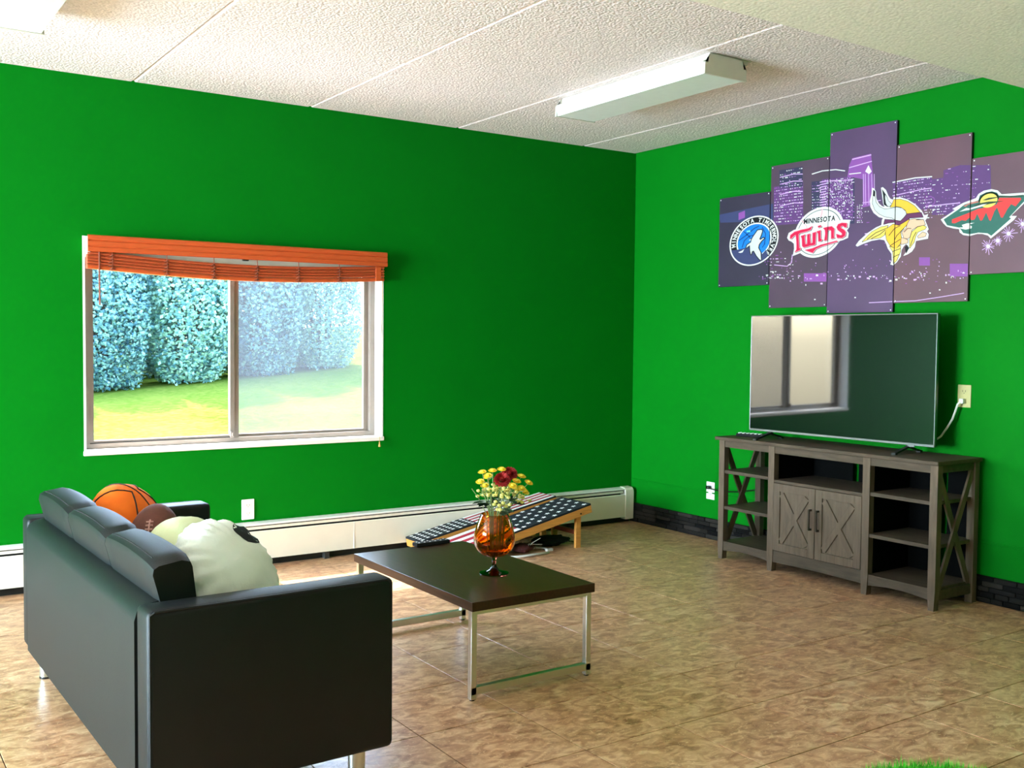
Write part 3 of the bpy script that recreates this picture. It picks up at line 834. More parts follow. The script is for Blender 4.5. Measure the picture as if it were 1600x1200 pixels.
tower(1284, 1333, 280, 345, 'violet', 14, 0.10, 0.5)
cityp.stroke([(1269, 272), (1285, 267), (1306, 265), (1320, 267)], 1.6, 'white', 2.4)
cityp.stroke([(1290, 283), (1332, 281)], 1.6, 'lilac', 2.4)
for yy in range(284, 330, 4): cityp.rect(1281, yy, 10, 1.6, 'lilac', 2.4, 0.2)
cityp.poly([(1324, 277), (1327, 258), (1332, 247), (1361, 240), (1363, 262), (1366, 300), (1368, 320), (1348, 324), (1348, 280), (1333, 277)], 'orchid', 2)
for x in (1349, 1352, 1357, 1362, 1366): cityp.stroke([(x, 272), (x + 0.8, 320)], 0.9, 'lilac', 2.4)
cityp.stroke([(1332, 249), (1361, 242)], 1.6, 'lilac', 2.4); cityp.stroke([(1327, 262), (1362, 252)], 1.4, 'lilac', 2.4); cityp.stroke([(1327, 272), (1345, 270)], 1.4, 'white', 2.4)
cityp.poly([(1352, 268), (1357, 258), (1362, 268), (1358, 272)], 'white', 2.5)
cityp.stroke([(1348, 317), (1376, 313)], 1.2, 'lilac', 2.4)
tower(1350, 1398, 320, 400, None, 9, 0.14, 0.16)
tower(1338, 1348, 318, 350, None, 12, 0.0, 0.8)
tower(1395, 1456, 285, 330, 'violet', 10, 0.16, 0.55)
cityp.stroke([(1395, 285), (1430, 278), (1456, 276)], 1.8, 'white', 2.4)
cityp.stroke([(1395, 306), (1440, 296), (1455, 294)], 1.4, 'lilac', 2.4)
cityp.poly([(1474, 266), (1500, 258), (1548, 258), (1549, 330), (1474, 336)], 'violet', 1)
tower(1476, 1546, 262, 330, None, 10, 0.10, 0.24)
tower(1456, 1474, 280, 336, 'violet', 8, 0.14, 0.4)
cityp.stroke(ell((1453, 314), (8, 0), (0, -7), 1.0, 12), 1.2, 'orchid', 2.4, True)
cityp.stroke([(1446, 323), (1480, 319), (1500, 317)], 1.6, 'lilac', 2.4)
tower(1440, 1500, 322, 345, None, 5, 0.08, 0.4)
cityp.poly([(1122, 336), (1208, 318), (1208, 345), (1126, 348)], 'navy', 1)
cityp.poly([(1154, 344), (1154, 333), (1164, 329), (1164, 340)], 'orchid', 2)
tower(1200, 1240, 392, 440, None, 9, 0.03, 0.35)
cityp.stroke([(1238, 398), (1237, 410), (1230, 416), (1210, 414)], 1.2, 'lilac', 2.2)
cityp.rect(1256, 427, 36, 13, 'orchid', 1.5)
for k in range(120):
    x = rnd.uniform(1185, 1532)
    cityp.rect(x, rnd.gauss(433, 4.5) - (x - 1185) * 0.006, rnd.choice((1.2, 2, 3.5)), rnd.choice((1.0, 1.6, 2.6)), rnd.choice(('lilac', 'lilac', 'white', 'orchid')), 2)
for k in range(46):
    x = rnd.uniform(1190, 1512); cityp.rect(x, rnd.uniform(404, 426), 1.4, 1.6, rnd.choice(('lilac', 'orchid')), 2)
cityp.rect(1436, 402, 17, 13, 'orchid', 1.5); cityp.rect(1484, 412, 30, 20, 'orchid', 1.2)
for x, y in ((1272, 467), (1335, 464), (1452, 457), (1467, 452)): cityp.rect(x, y, 2.4, 1.8, 'white', 2)
cityp.stroke([(1358, 473), (1400, 471), (1430, 470), (1470, 464), (1506, 458)], 1.2, 'lilac', 2)
for (x, y, r) in ((1544, 385, 13), (1559, 376, 8), (1576, 365, 13), (1598, 350, 14)):
    for k in range(14):
        an = 2 * PI * k / 14 + rnd.uniform(-.15, .15); rr = r * rnd.uniform(0.55, 1.1)
        cityp.stroke([(x, y), (x + rr * math.cos(an), y + rr * math.sin(an))], 1.0, 'lilac', 2)
    cityp.poly(ell((x, y), (3, 0), (0, 3), 1.0, 10), 'white', 2.2)
cityp.stroke([(1296, 250), (1296, 262)], 0.8, 'lilac', 2); 

PAN = [(-1.326, -0.884, 1.719, 2.310, 'navy canvas panel with most of a round blue wolf emblem', 'dusk'),
       (-1.783, -1.331, 1.570, 2.467, 'purple canvas panel with lit round towers and most of the red baseball script emblem', 'base'),
       (-2.245, -1.787, 1.530, 2.604, 'tallest canvas panel of the skyline set, hanging above the television', 'base'),
       (-2.700, -2.250, 1.580, 2.463, 'plum canvas panel with the face of the horned helmet emblem', 'base'),
       (-3.158, -2.705, 1.719, 2.325, 'plum canvas panel with the red and green beast head emblem and fireworks', 'base')]
M_canvas = [mat('canvas_navy_print', (46, 38, 58), 0.5, var=0.12, scale=4), mat('canvas_purple_print', (74, 52, 70), 0.5, var=0.14, scale=3), mat('canvas_violet_print', (80, 52, 88), 0.5, var=0.12, scale=2.5), mat('canvas_plum_print', (98, 62, 74), 0.5, var=0.12, scale=3)]
for k, (ya, yb, za, zb, lab, bc) in enumerate(PAN):
    t = thing('canvas_panel', (-0.01, (ya + yb) / 2, za), lab, 'wall art', 'five-panel city skyline canvas set')
    O = t.location.copy()
    obj('edge_shade_body', B(O).box((-0.0185, ya, za), (-0.002, yb, zb)), PCOL['black'], t)  # black sides paint in the shadow along the panel edges
    obj('canvas', B(O).box((-0.0205, ya, za), (-0.0185, yb, zb), 0.0006, 1), M_canvas[(0, 1, 2, 3, 3)[k]], t)
    tag(cityp.build('skyline_print', ya + .002, yb - .002, za + .002, zb - .002, O, t), kind='stuff')
    for pr, nm in ((wolf, 'wolf_emblem'), (club, 'script_emblem'), (helm, 'helmet_emblem'), (beast, 'beast_emblem')):
        pr.build(nm, ya, yb, za, zb, O, t)
    for yy in (ya + 0.012, yb - 0.012):
        for zz in (za + 0.012, zb - 0.012):
            obj('pin', B(O).blob((-0.0215, yy, zz), (0.002, 0.004, 0.004), 1), M_plate, t)

# ================================================================== TV STAND
ts = thing('tv_stand', (-0.21, -2.04, 0.0), 'washed grey wooden television stand with two cross-buck doors and open shelves', 'tv stand')
O = ts.location.copy()
XF, XB = -0.402, -0.035
obj('top', B(O).box((-0.415, -2.815, 0.741), (-0.022, -1.268, 0.762), 0.004), M_standh, ts)
posts = [(-1.341, -1.297), (-1.742, -1.698), (-2.406, -2.361), (-2.808, -2.765)]
for (a, c) in posts:
    obj('leg', B(O).prism([(a, 0.741), (c, 0.741), (c, 0.10), (c - 0.006, 0.0), (a + 0.006, 0.0), (a, 0.10)], XF, XF + 0.04, 'x'), M_stand, ts)
for (a, c) in (posts[0], posts[3]):
    obj('leg', B(O).box((XB - 0.04, a, 0), (XB, c, 0.741), 0.002), M_stand, ts)
# rails under the top and arched aprons at the bottom
for (a, c) in ((-1.698, -1.341), (-2.361, -1.742), (-2.765, -2.406)):
    obj('rail', B(O).box((XF + 0.004, a, 0.700), (XF + 0.024, c, 0.741)), M_standh, ts)
def apron(a, c, zt_, zb_, arch):
    n = 10
    lo = [(a + (c - a) * k / n, zb_ + arch * math.sin(PI * k / n)) for k in range(n + 1)]
    return B(O).prism([(c, zt_), (a, zt_)] + lo, XF + 0.004, XF + 0.022, 'x')
obj('apron', apron(-1.698, -1.341, 0.112, 0.052, 0.014), M_standh, ts)
obj('apron', apron(-2.361, -1.742, 0.125, 0.055, 0.004), M_standh, ts)
obj('apron', apron(-2.765, -2.406, 0.112, 0.052, 0.014), M_standh, ts)
for (a, c) in ((-1.720, -1.320), (-2.786, -2.384)):
    for z in (0.556, 0.332, 0.112):
        obj('shelf', B(O).box((XF + 0.006, a, z - 0.020), (XB - 0.002, c, z), 0.002), M_standh, ts)
obj('shelf', B(O).box((XF + 0.002, -2.37, 0.528), (XB - 0.002, -1.735, 0.545), 0.002), M_standh, ts)
obj('bottom_board', B(O).box((XF + 0.02, -2.37, 0.108), (XB - 0.002, -1.735, 0.124)), M_standh, ts)
# solid dividers and back board with cable slot, near-black to paint in the interior shade
for y in (-1.730, -2.392): obj('divider', B(O).box((XF + 0.03, y - 0.008, 0.05), (XB, y + 0.008, 0.741)), M_standshade, ts)
obj('back_board', B(O).box((XB - 0.006, -2.02, 0.1), (XB, -1.73, 0.741)).box((XB - 0.006, -2.60, 0.1), (XB, -2.06, 0.741)).box((XB - 0.006, -2.77, 0.1), (XB, -2.63, 0.741)), M_standshade, ts)
# end frames with X braces
for (y, nm) in ((-1.319, 0), (-2.786, 1)):
    obj('end_rail', B(O).box((XF + 0.04, y - 0.012, 0.70), (XB - 0.04, y + 0.012, 0.741)), M_standh, ts)
    obj('end_rail', B(O).box((XF + 0.04, y - 0.012, 0.05), (XB - 0.04, y + 0.012, 0.10)), M_standh, ts)
    obj('cross_brace', B(O).bar((XF + 0.045, y + 0.004, 0.695), (XB - 0.045, y + 0.004, 0.105), 0.012, 0.036), M_stand, ts)
    obj('cross_brace', B(O).bar((XF + 0.045, y - 0.006, 0.105), (XB - 0.045, y - 0.006, 0.695), 0.012, 0.036), M_stand, ts)
# doors
for (a, c, hs) in ((-2.046, -1.744, -1), (-2.359, -2.050, 1)):
    z0, z1, fr = 0.128, 0.526, 0.046
    dr = obj('door', B(O).box((XF + 0.006, a, z0), (XF + 0.016, c, z1)), M_stand, ts)
    obj('door_frame', B(O).box((XF - 0.002, a, z0), (XF + 0.008, a + fr, z1), 0.0015).box((XF - 0.002, c - fr, z0), (XF + 0.008, c, z1), 0.0015).box((XF - 0.002, a + fr, z0), (XF + 0.008, c - fr, z0 + fr), 0.0015).box((XF - 0.002, a + fr, z1 - fr), (XF + 0.008, c - fr, z1), 0.0015), M_stand, dr)
    ia, ic, iz0, iz1 = a + fr + 0.012, c - fr - 0.012, z0 + fr + 0.014, z1 - fr - 0.014
    obj('batten', B(O).bar((XF + 0.003, ia, iz0), (XF + 0.003, ic, iz1), 0.038, 0.009, up=(1, 0, 0), bev=0.0015), M_stand, dr)
    obj('batten', B(O).bar((XF + 0.0028, ia, iz1), (XF + 0.0028, ic, iz0), 0.038, 0.009, up=(1, 0, 0), bev=0.0015), M_stand, dr)
    hy = (a + 0.024) if hs < 0 else (c - 0.024)
    obj('handle', B(O).box((XF - 0.028, hy - 0.005, 0.29), (XF - 0.018, hy + 0.005, 0.41), 0.001).box((XF - 0.02, hy - 0.005, 0.29), (XF, hy + 0.005, 0.30)).box((XF - 0.02, hy - 0.005, 0.40), (XF, hy + 0.005, 0.41)), M_bronze, dr)

# ================================================================== TELEVISION
tv = thing('television', (-0.225, -2.03, 0.762), 'large flat-screen television, switched off, standing on the grey wooden stand', 'television', None, 0.068)
tw, thh, zb0 = 1.225, 0.708, 0.045     # local: screen looks along -x, width along y
obj('housing', B().box((0.004, -tw / 2 + 0.004, zb0 + 0.003), (0.03, tw / 2 - 0.004, zb0 + thh - 0.003), 0.003).box((0.03, -0.42, zb0 + 0.03), (0.07, 0.42, zb0 + 0.42), 0.012), M_blackp, tv)
obj('bezel', B().box((-0.006, -tw / 2, zb0), (0.012, tw / 2, zb0 + 0.013), 0.0015).box((-0.006, -tw / 2, zb0 + thh - 0.006), (0.012, tw / 2, zb0 + thh), 0.0015).box((-0.006, -tw / 2, zb0 + 0.013), (0.012, -tw / 2 + 0.006, zb0 + thh - 0.006), 0.0015).box((-0.006, tw / 2 - 0.006, zb0 + 0.013), (0.012, tw / 2, zb0 + thh - 0.006), 0.0015), M_tvframe, tv)
obj('screen', B().box((-0.003, -tw / 2 + 0.006, zb0 + 0.013), (0.006, tw / 2 - 0.006, zb0 + thh - 0.006)), M_screen, tv)
obj('logo_bar', B().box((-0.0085, -0.50, zb0 - 0.008), (-0.002, -0.46, zb0 + 0.004), 0.001), M_tvframe, tv)
for s in (-1, 1):
    y = s * 0.46
    obj('foot', B().bar((-0.135, y, 0.006), (0.0, y, 0.036), 0.02, 0.010).bar((0.0, y, 0.036), (0.12, y, 0.006), 0.02, 0.010).box((-0.142, y - 0.012, 0.0), (-0.12, y + 0.012, 0.010)).box((0.10, y - 0.012, 0.0), (0.125, y + 0.012, 0.010)).box((-0.004, y - 0.012, 0.03), (0.02, y + 0.012, 0.06)), M_blackp, tv)

# remote lying on the stand by the TV foot
def remote(loc, rz, label, L=0.17, wd=0.045, white=False):
    t = thing('remote_control', loc, label, 'remote', None, rz)
    obj('body', B().box((-L / 2, -wd / 2, 0), (L / 2, wd / 2, 0.018), 0.004), M_blackcloth, t)
    bb = tomesh('button', B().blob((0, 0, 0), (0.0052, 0.0052, 0.003), 1), M_plate if white else M_cablegrey)
    for i in range(6):
        for j in range(2):
            meshpiece('button', bb, t, (-L / 2 + 0.018 + i * (L - 0.036) / 5, (j - 0.5) * wd * 0.5, 0.0185), (1.7, 1.7, 1.9) if white else (1, 1, 0.7))
    return t
remote((-0.235, -1.395, 0.762), -1.25, 'black remote with white buttons lying on the grey stand beside the television foot', 0.17, 0.05, True)

# white cord from the ivory outlet down behind the television
wc_ = thing('power_cord', (-0.04, -2.66, 0.95), 'white power cord hanging from the ivory outlet to behind the television', 'cord')
O = wc_.location.copy()
obj('cable', B(O).tube([(-0.03, -2.687, 1.051), (-0.040, -2.674, 1.034), (-0.040, -2.662, 0.997), (-0.050, -2.652, 0.953), (-0.060, -2.630, 0.907), (-0.070, -2.600, 0.857), (-0.080, -2.575, 0.836), (-0.098, -2.52, 0.834), (-0.112, -2.44, 0.850), (-0.134, -2.37, 0.90)], 0.0055, 8), M_cablewhite, wc_, True)
obj('plug', B(O).box((-0.034, -2.70, 1.038), (-0.008, -2.674, 1.064), 0.004), M_cablewhite, wc_)
bc_ = thing('black_plug_cord', (-0.03, -0.85, 0.35), 'black plug and cord in the white outlet beside the stand', 'cord')
O = bc_.location.copy()
obj('plug', B(O).box((-0.04, -0.845, 0.345), (-0.008, -0.815, 0.368), 0.006), M_blackp, bc_)
obj('cable', B(O).tube([(-0.036, -0.84, 0.356), (-0.04, -0.87, 0.352), (-0.035, -0.95, 0.345), (-0.03, -1.1, 0.36), (-0.028, -1.29, 0.40)], 0.004, 8), M_blackp, bc_, True)

# ================================================================== COFFEE TABLE
ct = thing('coffee_table', (-2.766, -2.15, 0.0), 'low dark brown coffee table on square chrome loop legs', 'table')
O = ct.location.copy()
TX0, TX1, TY0, TY1, TZ = -3.056, -2.475, -2.657, -1.638, 0.379
obj('table_top', B(O).box((TX0, TY0, TZ - 0.036), (TX1, TY1, TZ), 0.002), M_tabletop, ct)
tb = 0.025
for y in (TY0 + 0.014, TY1 - 0.014 - tb):
    lp = obj('leg_frame', B(O).box((TX0 + 0.006, y, 0.022), (TX1 - 0.006, y + tb, 0.022 + 0.03), 0.002), M_chrome, ct)
    for x in (TX0 + 0.006, TX1 - 0.006 - tb):
        obj('leg', B(O).box((x, y, 0.005), (x + tb, y + tb, TZ - 0.036), 0.002), M_chrome, ct)
        obj('glide', B(O).lathe([(0, 0), (0.010, 0), (0.010, 0.006), (0, 0.006)], (x + tb / 2, y + tb / 2, 0.0), 12), M_blackp, ct)
    obj('top_bar', B(O).box((TX0 + 0.03, y, TZ - 0.052), (TX1 - 0.03, y + tb, TZ - 0.036)), M_chrome, ct)
for x in (TX0 + 0.05, TX1 - 0.05 - tb):
    obj('side_rail', B(O).box((x, TY0 + 0.04, TZ - 0.058), (x + tb, TY1 - 0.04, TZ - 0.036)), M_chrome, ct)
remote((-2.655, -1.64, TZ), 0.05, 'slim black remote lying on the dark coffee table', 0.185, 0.046)

# ================================================================== VASE + FLOWERS
VX, VY = -2.728, -2.300
va = thing('goblet_vase', (VX, VY, TZ), 'amber glass goblet vase standing on the coffee table', 'vase')
obj('foot', B().lathe([(0, 0), (0.060, 0.0), (0.062, 0.004), (0.045, 0.008), (0.022, 0.016), (0.011, 0.03), (0.008, 0.045), (0.008, 0.060), (0.014, 0.0705), (0, 0.0705)], (0, 0, 0.0), 40), M_amberdark, va, True, 60)
op = [(0.0, 0.070), (0.020, 0.071), (0.050, 0.080), (0.072, 0.098), (0.084, 0.122), (0.087, 0.145), (0.084, 0.172), (0.075, 0.205), (0.065, 0.230), (0.058, 0.250)]
ip = [(r - 0.003, z + 0.001) for r, z in op[1:]][::-1]
obj('bowl', B().lathe(op + [(0.0565, 0.2512)] + ip + [(0.0, 0.0745)], (0, 0, 0), 48), M_amber, va, True, 60)
obj('water', B().lathe([(0.0, 0.0765), (0.016, 0.077), (0.045, 0.085), (0.066, 0.102), (0.067, 0.104), (0.0, 0.104)], (0, 0, 0), 40), M_water, va, True, 40)

def petal_flower(q, c, n, r, up, cup=0.3, layers=1):
    """ring(s) of petals around axis 'up' at c"""
    up = Vector(up).normalized(); s = up.orthogonal().normalized(); t = up.cross(s)
    for ly in range(layers):
        rr = r * (1 - 0.25 * ly); cp = cup + 0.35 * ly
        for k in range(n):
            an = 2 * PI * (k + 0.5 * ly) / n
            d = s * math.cos(an) + t * math.sin(an); e = up.cross(d)
            p0 = Vector(c); p1 = p0 + d * rr * 0.6 + up * rr * cp * 0.4; p2 = p0 + d * rr + up * rr * cp
            wd = rr * 0.30
            vs = [p0 - e * wd * 0.3, p0 + e * wd * 0.3, p1 + e * wd, p2 + e * wd * 0.35, p2 - e * wd * 0.35, p1 - e * wd]
            bv = [q.bm.verts.new(v - q.off) for v in vs]
            f = q.bm.faces.new((bv[0], bv[1], bv[2], bv[5])); f.material_index = q.mi
            f = q.bm.faces.new((bv[5], bv[2], bv[3], bv[4])); f.material_index = q.mi
fl_rnd = random.Random(5)
RX = Vector((math.cos(YAW), -math.sin(YAW), 0))      # sideways and depth directions of the bouquet
RY = Vector((math.sin(YAW), math.cos(YAW), 0))
UP = Vector((0, 0, 1))
FZ = TZ + 0.078                                       # local zero of every stem: just above the bowl's bottom
def hp(px, py):
    """bouquet layout: sideways offset and height above FZ"""
    return (px - 772) / FPX * 4.25, 0.805 - (py - 738) * (0.805 - 0.62) / 70.0 - FZ
GY = 'yellow button flowers in the amber vase'
SPEC = []
for px, py, v in ((752, 740, 0.0), (761, 743, -0.02), (768, 738, 0.02), (779, 735, 0.01), (750, 752, -0.03), (761, 750, 0.03), (756, 760, -0.02), (806, 752, 0.0), (812, 746, 0.02), (822, 755, 0.0), (801, 756, -0.03), (812, 761, -0.03), (817, 768, -0.02), (806, 769, 0.02)):
    SPEC.append(['y', *hp(px, py), v, 0.020, 'yellow button flower on a thin stem in the amber vase', GY])
for px, py, v, lab in ((779, 750, -0.02, 'dark red chrysanthemum on the window side of the bouquet'), (796, 745, 0.02, 'dark red chrysanthemum on the television side of the bouquet')):
    SPEC.append(['r', *hp(px, py), v, 0.036, lab, 'dark red chrysanthemums in the vase'])
for px, py, v in ((765, 764, -0.03), (775, 766, 0.02), (756, 770, 0.03), (790, 764, -0.04), (803, 774, -0.01), (812, 778, 0.03), (797, 766, 0.03), (783, 784, -0.04)):
    SPEC.append(['b', *hp(px, py), v, 0.017, 'sprig of small pale yellow buds in the amber vase', 'pale bud sprigs in the vase'])
for px, py, v in ((758, 780, -0.03), (782, 772, -0.02), (798, 780, -0.03), (785, 790, -0.05), (806, 784, 0.0), (765, 788, 0.02)):
    SPEC.append(['l', *hp(px, py), v, 0.006, 'dark green leafy stalk among the flowers in the vase', 'leafy stalks in the vase'])
SPEC.append(['g', *hp(736, 765), 0.0, 0.004, 'bare pale stalk leaning out of the vase toward the sofa', None])
SPEC.append(['g', *hp(753, 765), -0.01, 0.004, 'short upright green stalk at the edge of the bouquet', None])
def fhead(s): return RX * s[1] + RY * s[3] + UP * s[2]
def fstem(s):
    lat = RX * s[1] + RY * s[3]
    rim = lat * 0.36 + UP * 0.172
    if (rim - UP * rim.z).length > 0.046: rim = lat.normalized() * 0.046 + UP * 0.172
    bp = Vector((rim.x * 0.75, rim.y * 0.75, 0.020))
    h = fhead(s)
    return [bp, bp * 0.5 + rim * 0.5, rim, rim * 0.45 + h * 0.55 + UP * 0.010, h]
def fsamples(line, n=10):
    return [a.lerp(c, k / n) for a, c in zip(line[:-1], line[1:]) for k in range(n)] + [line[-1]]
# spread the heads in depth until no bloom sits in another bloom or on another's stem
for it in range(160):
    st_ = [fsamples(fstem(s)) for s in SPEC]
    hs = [fhead(s) for s in SPEC]
    moved = False
    for i in range(len(SPEC)):
        for j in range(len(SPEC)):
            if i == j: continue
            if j > i:
                need = SPEC[i][4] + SPEC[j][4] + 0.002
                dd = hs[j] - hs[i]
                if dd.length < need:
                    sg = 1 if SPEC[j][3] >= SPEC[i][3] else -1
                    a = (need - dd.length) * 0.5
                    SPEC[j][3] += sg * a; SPEC[i][3] -= sg * a
                    SPEC[j][1] += 0.25 * a * (1 if dd.dot(RX) >= 0 else -1)
                    moved = True
            need = SPEC[i][4] + 0.0035
            near = min(st_[j], key=lambda q: (q - hs[i]).length)
            dd = hs[i] - near
            if dd.length < need:
                sg = 1 if dd.dot(RY) >= 0 else -1
                a = (need - dd.length) * 0.4
                SPEC[i][3] += sg * a; SPEC[j][3] -= sg * a * 0.6
                moved = True
    for s in SPEC: s[3] = max(-0.085, min(0.085, s[3]))
    if not moved: break
STEMS = [fstem(s) for s in SPEC]
SAMP = [fsamples(l_) for l_ in STEMS]
BLOB = [(fhead(s), s[4] if s[0] in 'yr' else 0.0, i) for i, s in enumerate(SPEC)]      # (centre, radius, owner)
def clear(p, rad_, own):
    """distance from p (a ball of rad_) to everything of other plants placed so far"""
    c = min((p - q).length - r_ - rad_ for q, r_, o_ in BLOB if o_ != own)
    return min(c, min((p - q).length - 0.0024 - rad_ for i, l_ in enumerate(SAMP) if i != own for q in l_))
for i, s in enumerate(SPEC):                           # buds of the sprigs, kept clear of the rest
    if s[0] != 'b': continue
    s.append([])
    h = fhead(s)
    for k in range(8):
        best = None
        for tr in range(60):
            dd = Vector((fl_rnd.uniform(-.026, .026), fl_rnd.uniform(-.026, .026), fl_rnd.uniform(-.026, .016)))
            own = min([(dd - e).length for e in s[7]] or [1.0])
            sc = min(clear(h + dd, 0.0095, i), own - 0.017) - 0.12 * dd.length
            if best is None or sc > best[0]: best = (sc, dd)
        s[7].append(best[1])
        BLOB.append((h + best[1], 0.0095, i))
LEAVES = {}
for i, s in enumerate(SPEC):                           # leaves turned into the gaps
    nl = {'l': 5, 'b': 1, 'r': 2, 'y': 1 if i % 2 else 0, 'g': 0}[s[0]]
    h, rim = STEMS[i][-1], STEMS[i][2]
    for k in range(nl):
        best = None
        for tr in range(90):
            p = SAMP[i][fl_rnd.randint(24, 37)]
            d = (RX * fl_rnd.uniform(-1, 1) + RY * fl_rnd.uniform(-1, 1) + UP * fl_rnd.uniform(0.0, 0.8)).normalized()
            L = fl_rnd.uniform(0.045, 0.075) if s[0] == 'l' else 0.036
            sc = min(clear(p + d * L * f - UP * 0.12 * L * f, 0.2 * L * math.sin(PI * min(0.95, f)) + 0.001, i) for f in (0.25, 0.4, 0.55, 0.7, 0.85, 1.0)) + 0.06 * L
            if best is None or sc > best[0]: best = (sc, p, d, L)
        LEAVES.setdefault(i, []).append(best[1:])
        for f in (0.2, 0.35, 0.5, 0.65, 0.8, 0.95): BLOB.append((best[1] + best[2] * best[3] * f - UP * 0.12 * best[3] * f, 0.2 * best[3] * math.sin(PI * f), i))
for i, s in enumerate(SPEC):
    kind = s[0]
    t = thing({'y': 'yellow_button_flower', 'r': 'red_chrysanthemum', 'b': 'budding_sprig', 'l': 'leaf_stalk', 'g': 'flower_stalk'}[kind], (VX, VY, FZ), s[5], 'flower' if kind in 'yrb' else 'foliage', s[6])
    head, rim = STEMS[i][-1], STEMS[i][2]
    obj('stem', B().tube(STEMS[i], [0.0020, 0.0020, 0.0019, 0.0017, 0.0015], 6), M_stem, t, True)
    up = (head - rim).normalized() + UP * 0.5 - RY * (1.1 if kind == 'r' else 0.5)
    if kind == 'y':
        q = B(); petal_flower(q, head, 12, 0.0195, up, 0.15, 2)
        obj('petals', q, M_yellow, t)
        obj('flower_center', B().blob(head + UP * 0.003, (0.011, 0.011, 0.007), 2), M_yellow, t, True)
    if kind == 'r':
        q = B(); [petal_flower(q, head, 13, rr_, up, cp_) for rr_, cp_ in ((0.036, 0.0), (0.034, 0.3), (0.029, 0.7), (0.022, 1.2), (0.015, 1.9))]
        obj('petals', q, M_red, t)
        obj('flower_center', B().blob(head + UP * 0.008, (0.010, 0.010, 0.010), 2), M_red, t, True)
        q = B(); petal_flower(q, head - Vector(up).normalized() * 0.004, 10, 0.018, -Vector(up), 0.5); obj('calyx', q, M_stem, t)
    if kind == 'b':
        foot_ = SAMP[i][36]
        for dd in s[7]:
            obj('bud', B().blob(head + dd, (0.0095, 0.0095, 0.0075), 1).tube([head + dd, (head + dd) * 0.5 + foot_ * 0.5, foot_], 0.0010, 5), M_paleyellow, t, True)
    for (p, d, L) in LEAVES.get(i, []):
        e = d.cross(UP).normalized() * L * 0.2
        q = B()
        pts = [p, p + d * L * 0.35 + e, p + d * L * 0.7 + e * 0.8 - UP * L * 0.05, p + d * L - UP * L * 0.15, p + d * L * 0.7 - e * 0.8 - UP * L * 0.05, p + d * L * 0.35 - e]
        mid = [p + d * L * 0.35 - UP * 0.004, p + d * L * 0.7 - UP * (0.006 + L * 0.05)]
        V = [q.bm.verts.new(x) for x in pts]; W = [q.bm.verts.new(x) for x in mid]
        for f_ in ((V[0], V[1], W[0]), (V[0], W[0], V[5]), (V[1], V[2], W[1], W[0]), (V[5], W[0], W[1], V[4]), (V[2], V[3], W[1]), (V[4], W[1], V[3])): q.bm.faces.new(f_)
        obj('leaf', q, M_leafd if kind == 'l' else M_stem, t)

# ================================================================== SOFA
sf = thing('sofa', (-4.3586, -3.1494, 0.0), 'black leather three-seat sofa with square arms and chrome legs', 'sofa', None, 0.0206)
SLn, SW, sz0, sz1 = 0.730, 1.748, 0.124, 0.640      # depth (x), length (y)
AT = 0.115
for y0 in (0.0, SW - AT):
    ar = obj('arm', B().box((0.004, y0, sz0), (SLn, y0 + AT, sz1), 0.018, 3), M_leather, sf, True)
    yo = y0 + 0.004 if y0 == 0 else y0 + AT - 0.004
    lo = [(0.02, yo, sz1 - 0.006), (SLn - 0.02, yo, sz1 - 0.006)]
    obj('piping', B().tube([(0.012, yo, sz0 + 0.02), (0.012, yo, sz1 - 0.012), (0.022, yo, sz1 - 0.004), (SLn - 0.022, yo, sz1 - 0.004), (SLn - 0.010, yo, sz1 - 0.014), (SLn - 0.010, yo, sz0 + 0.02)], 0.004, 6), M_leather, ar, True)
# back slightly raked at the top
q = B(); q.prism([(0.0, sz0), (0.0, sz1 - 0.05), (0.008, sz1 - 0.022), (0.03, sz1 - 0.006), (0.07, sz1), (0.12, sz1 - 0.01), (0.135, sz0)], AT - 0.001, SW - AT + 0.001, 'y')
obj('back', q, M_leather, sf, True, 50)
obj('base', B().box((0.12, AT, sz0 + 0.01), (SLn - 0.015, SW - AT, 0.30), 0.01), M_leather, sf, True)
n3 = (SW - 2 * AT) / 3
for k in range(3):
    y0 = AT + k * n3
    obj('seat_cushion', B().box((0.135, y0 + 0.003, 0.30), (SLn + 0.005, y0 + n3 - 0.003, 0.425), 0.03, 4), M_leather, sf, True)
def back_cushion(y0, y1):
    q = B(); n = 12; ring = []
    prof = [(0.125, 0.43), (0.072, 0.60), (0.040, 0.722), (0.043, 0.738), (0.058, 0.747), (0.125, 0.757), (0.150, 0.750), (0.156, 0.735), (0.172, 0.60), (0.190, 0.43)]
    for i in range(n + 1):
        t = i / n; y = y0 + (y1 - y0) * t
        e = min(t, 1 - t) * n
        sh = 1.0 if e >= 1 else 0.93 + 0.07 * e
        puff = math.sin(PI * t)
        cx, cz = 0.14, 0.58
        row = []
        for (a, z) in prof:
            aa, zz = cx + (a - cx) * sh, cz + (z - cz) * sh
            if z > 0.70: zz += 0.010 * puff
            if a > 0.15 and z < 0.74: aa += 0.004 * puff
            row.append(q.bm.verts.new((aa, y, zz)))
        ring.append(row)
    m_ = len(prof)
    for i in range(n):
        for k in range(m_):
            q.bm.faces.new((ring[i][k], ring[i][(k + 1) % m_], ring[i + 1][(k + 1) % m_], ring[i + 1][k]))
    q.bm.faces.new(ring[0][::-1]); q.bm.faces.new(ring[-1])
    bmesh.ops.recalc_face_normals(q.bm, faces=list(q.bm.faces))
    return q
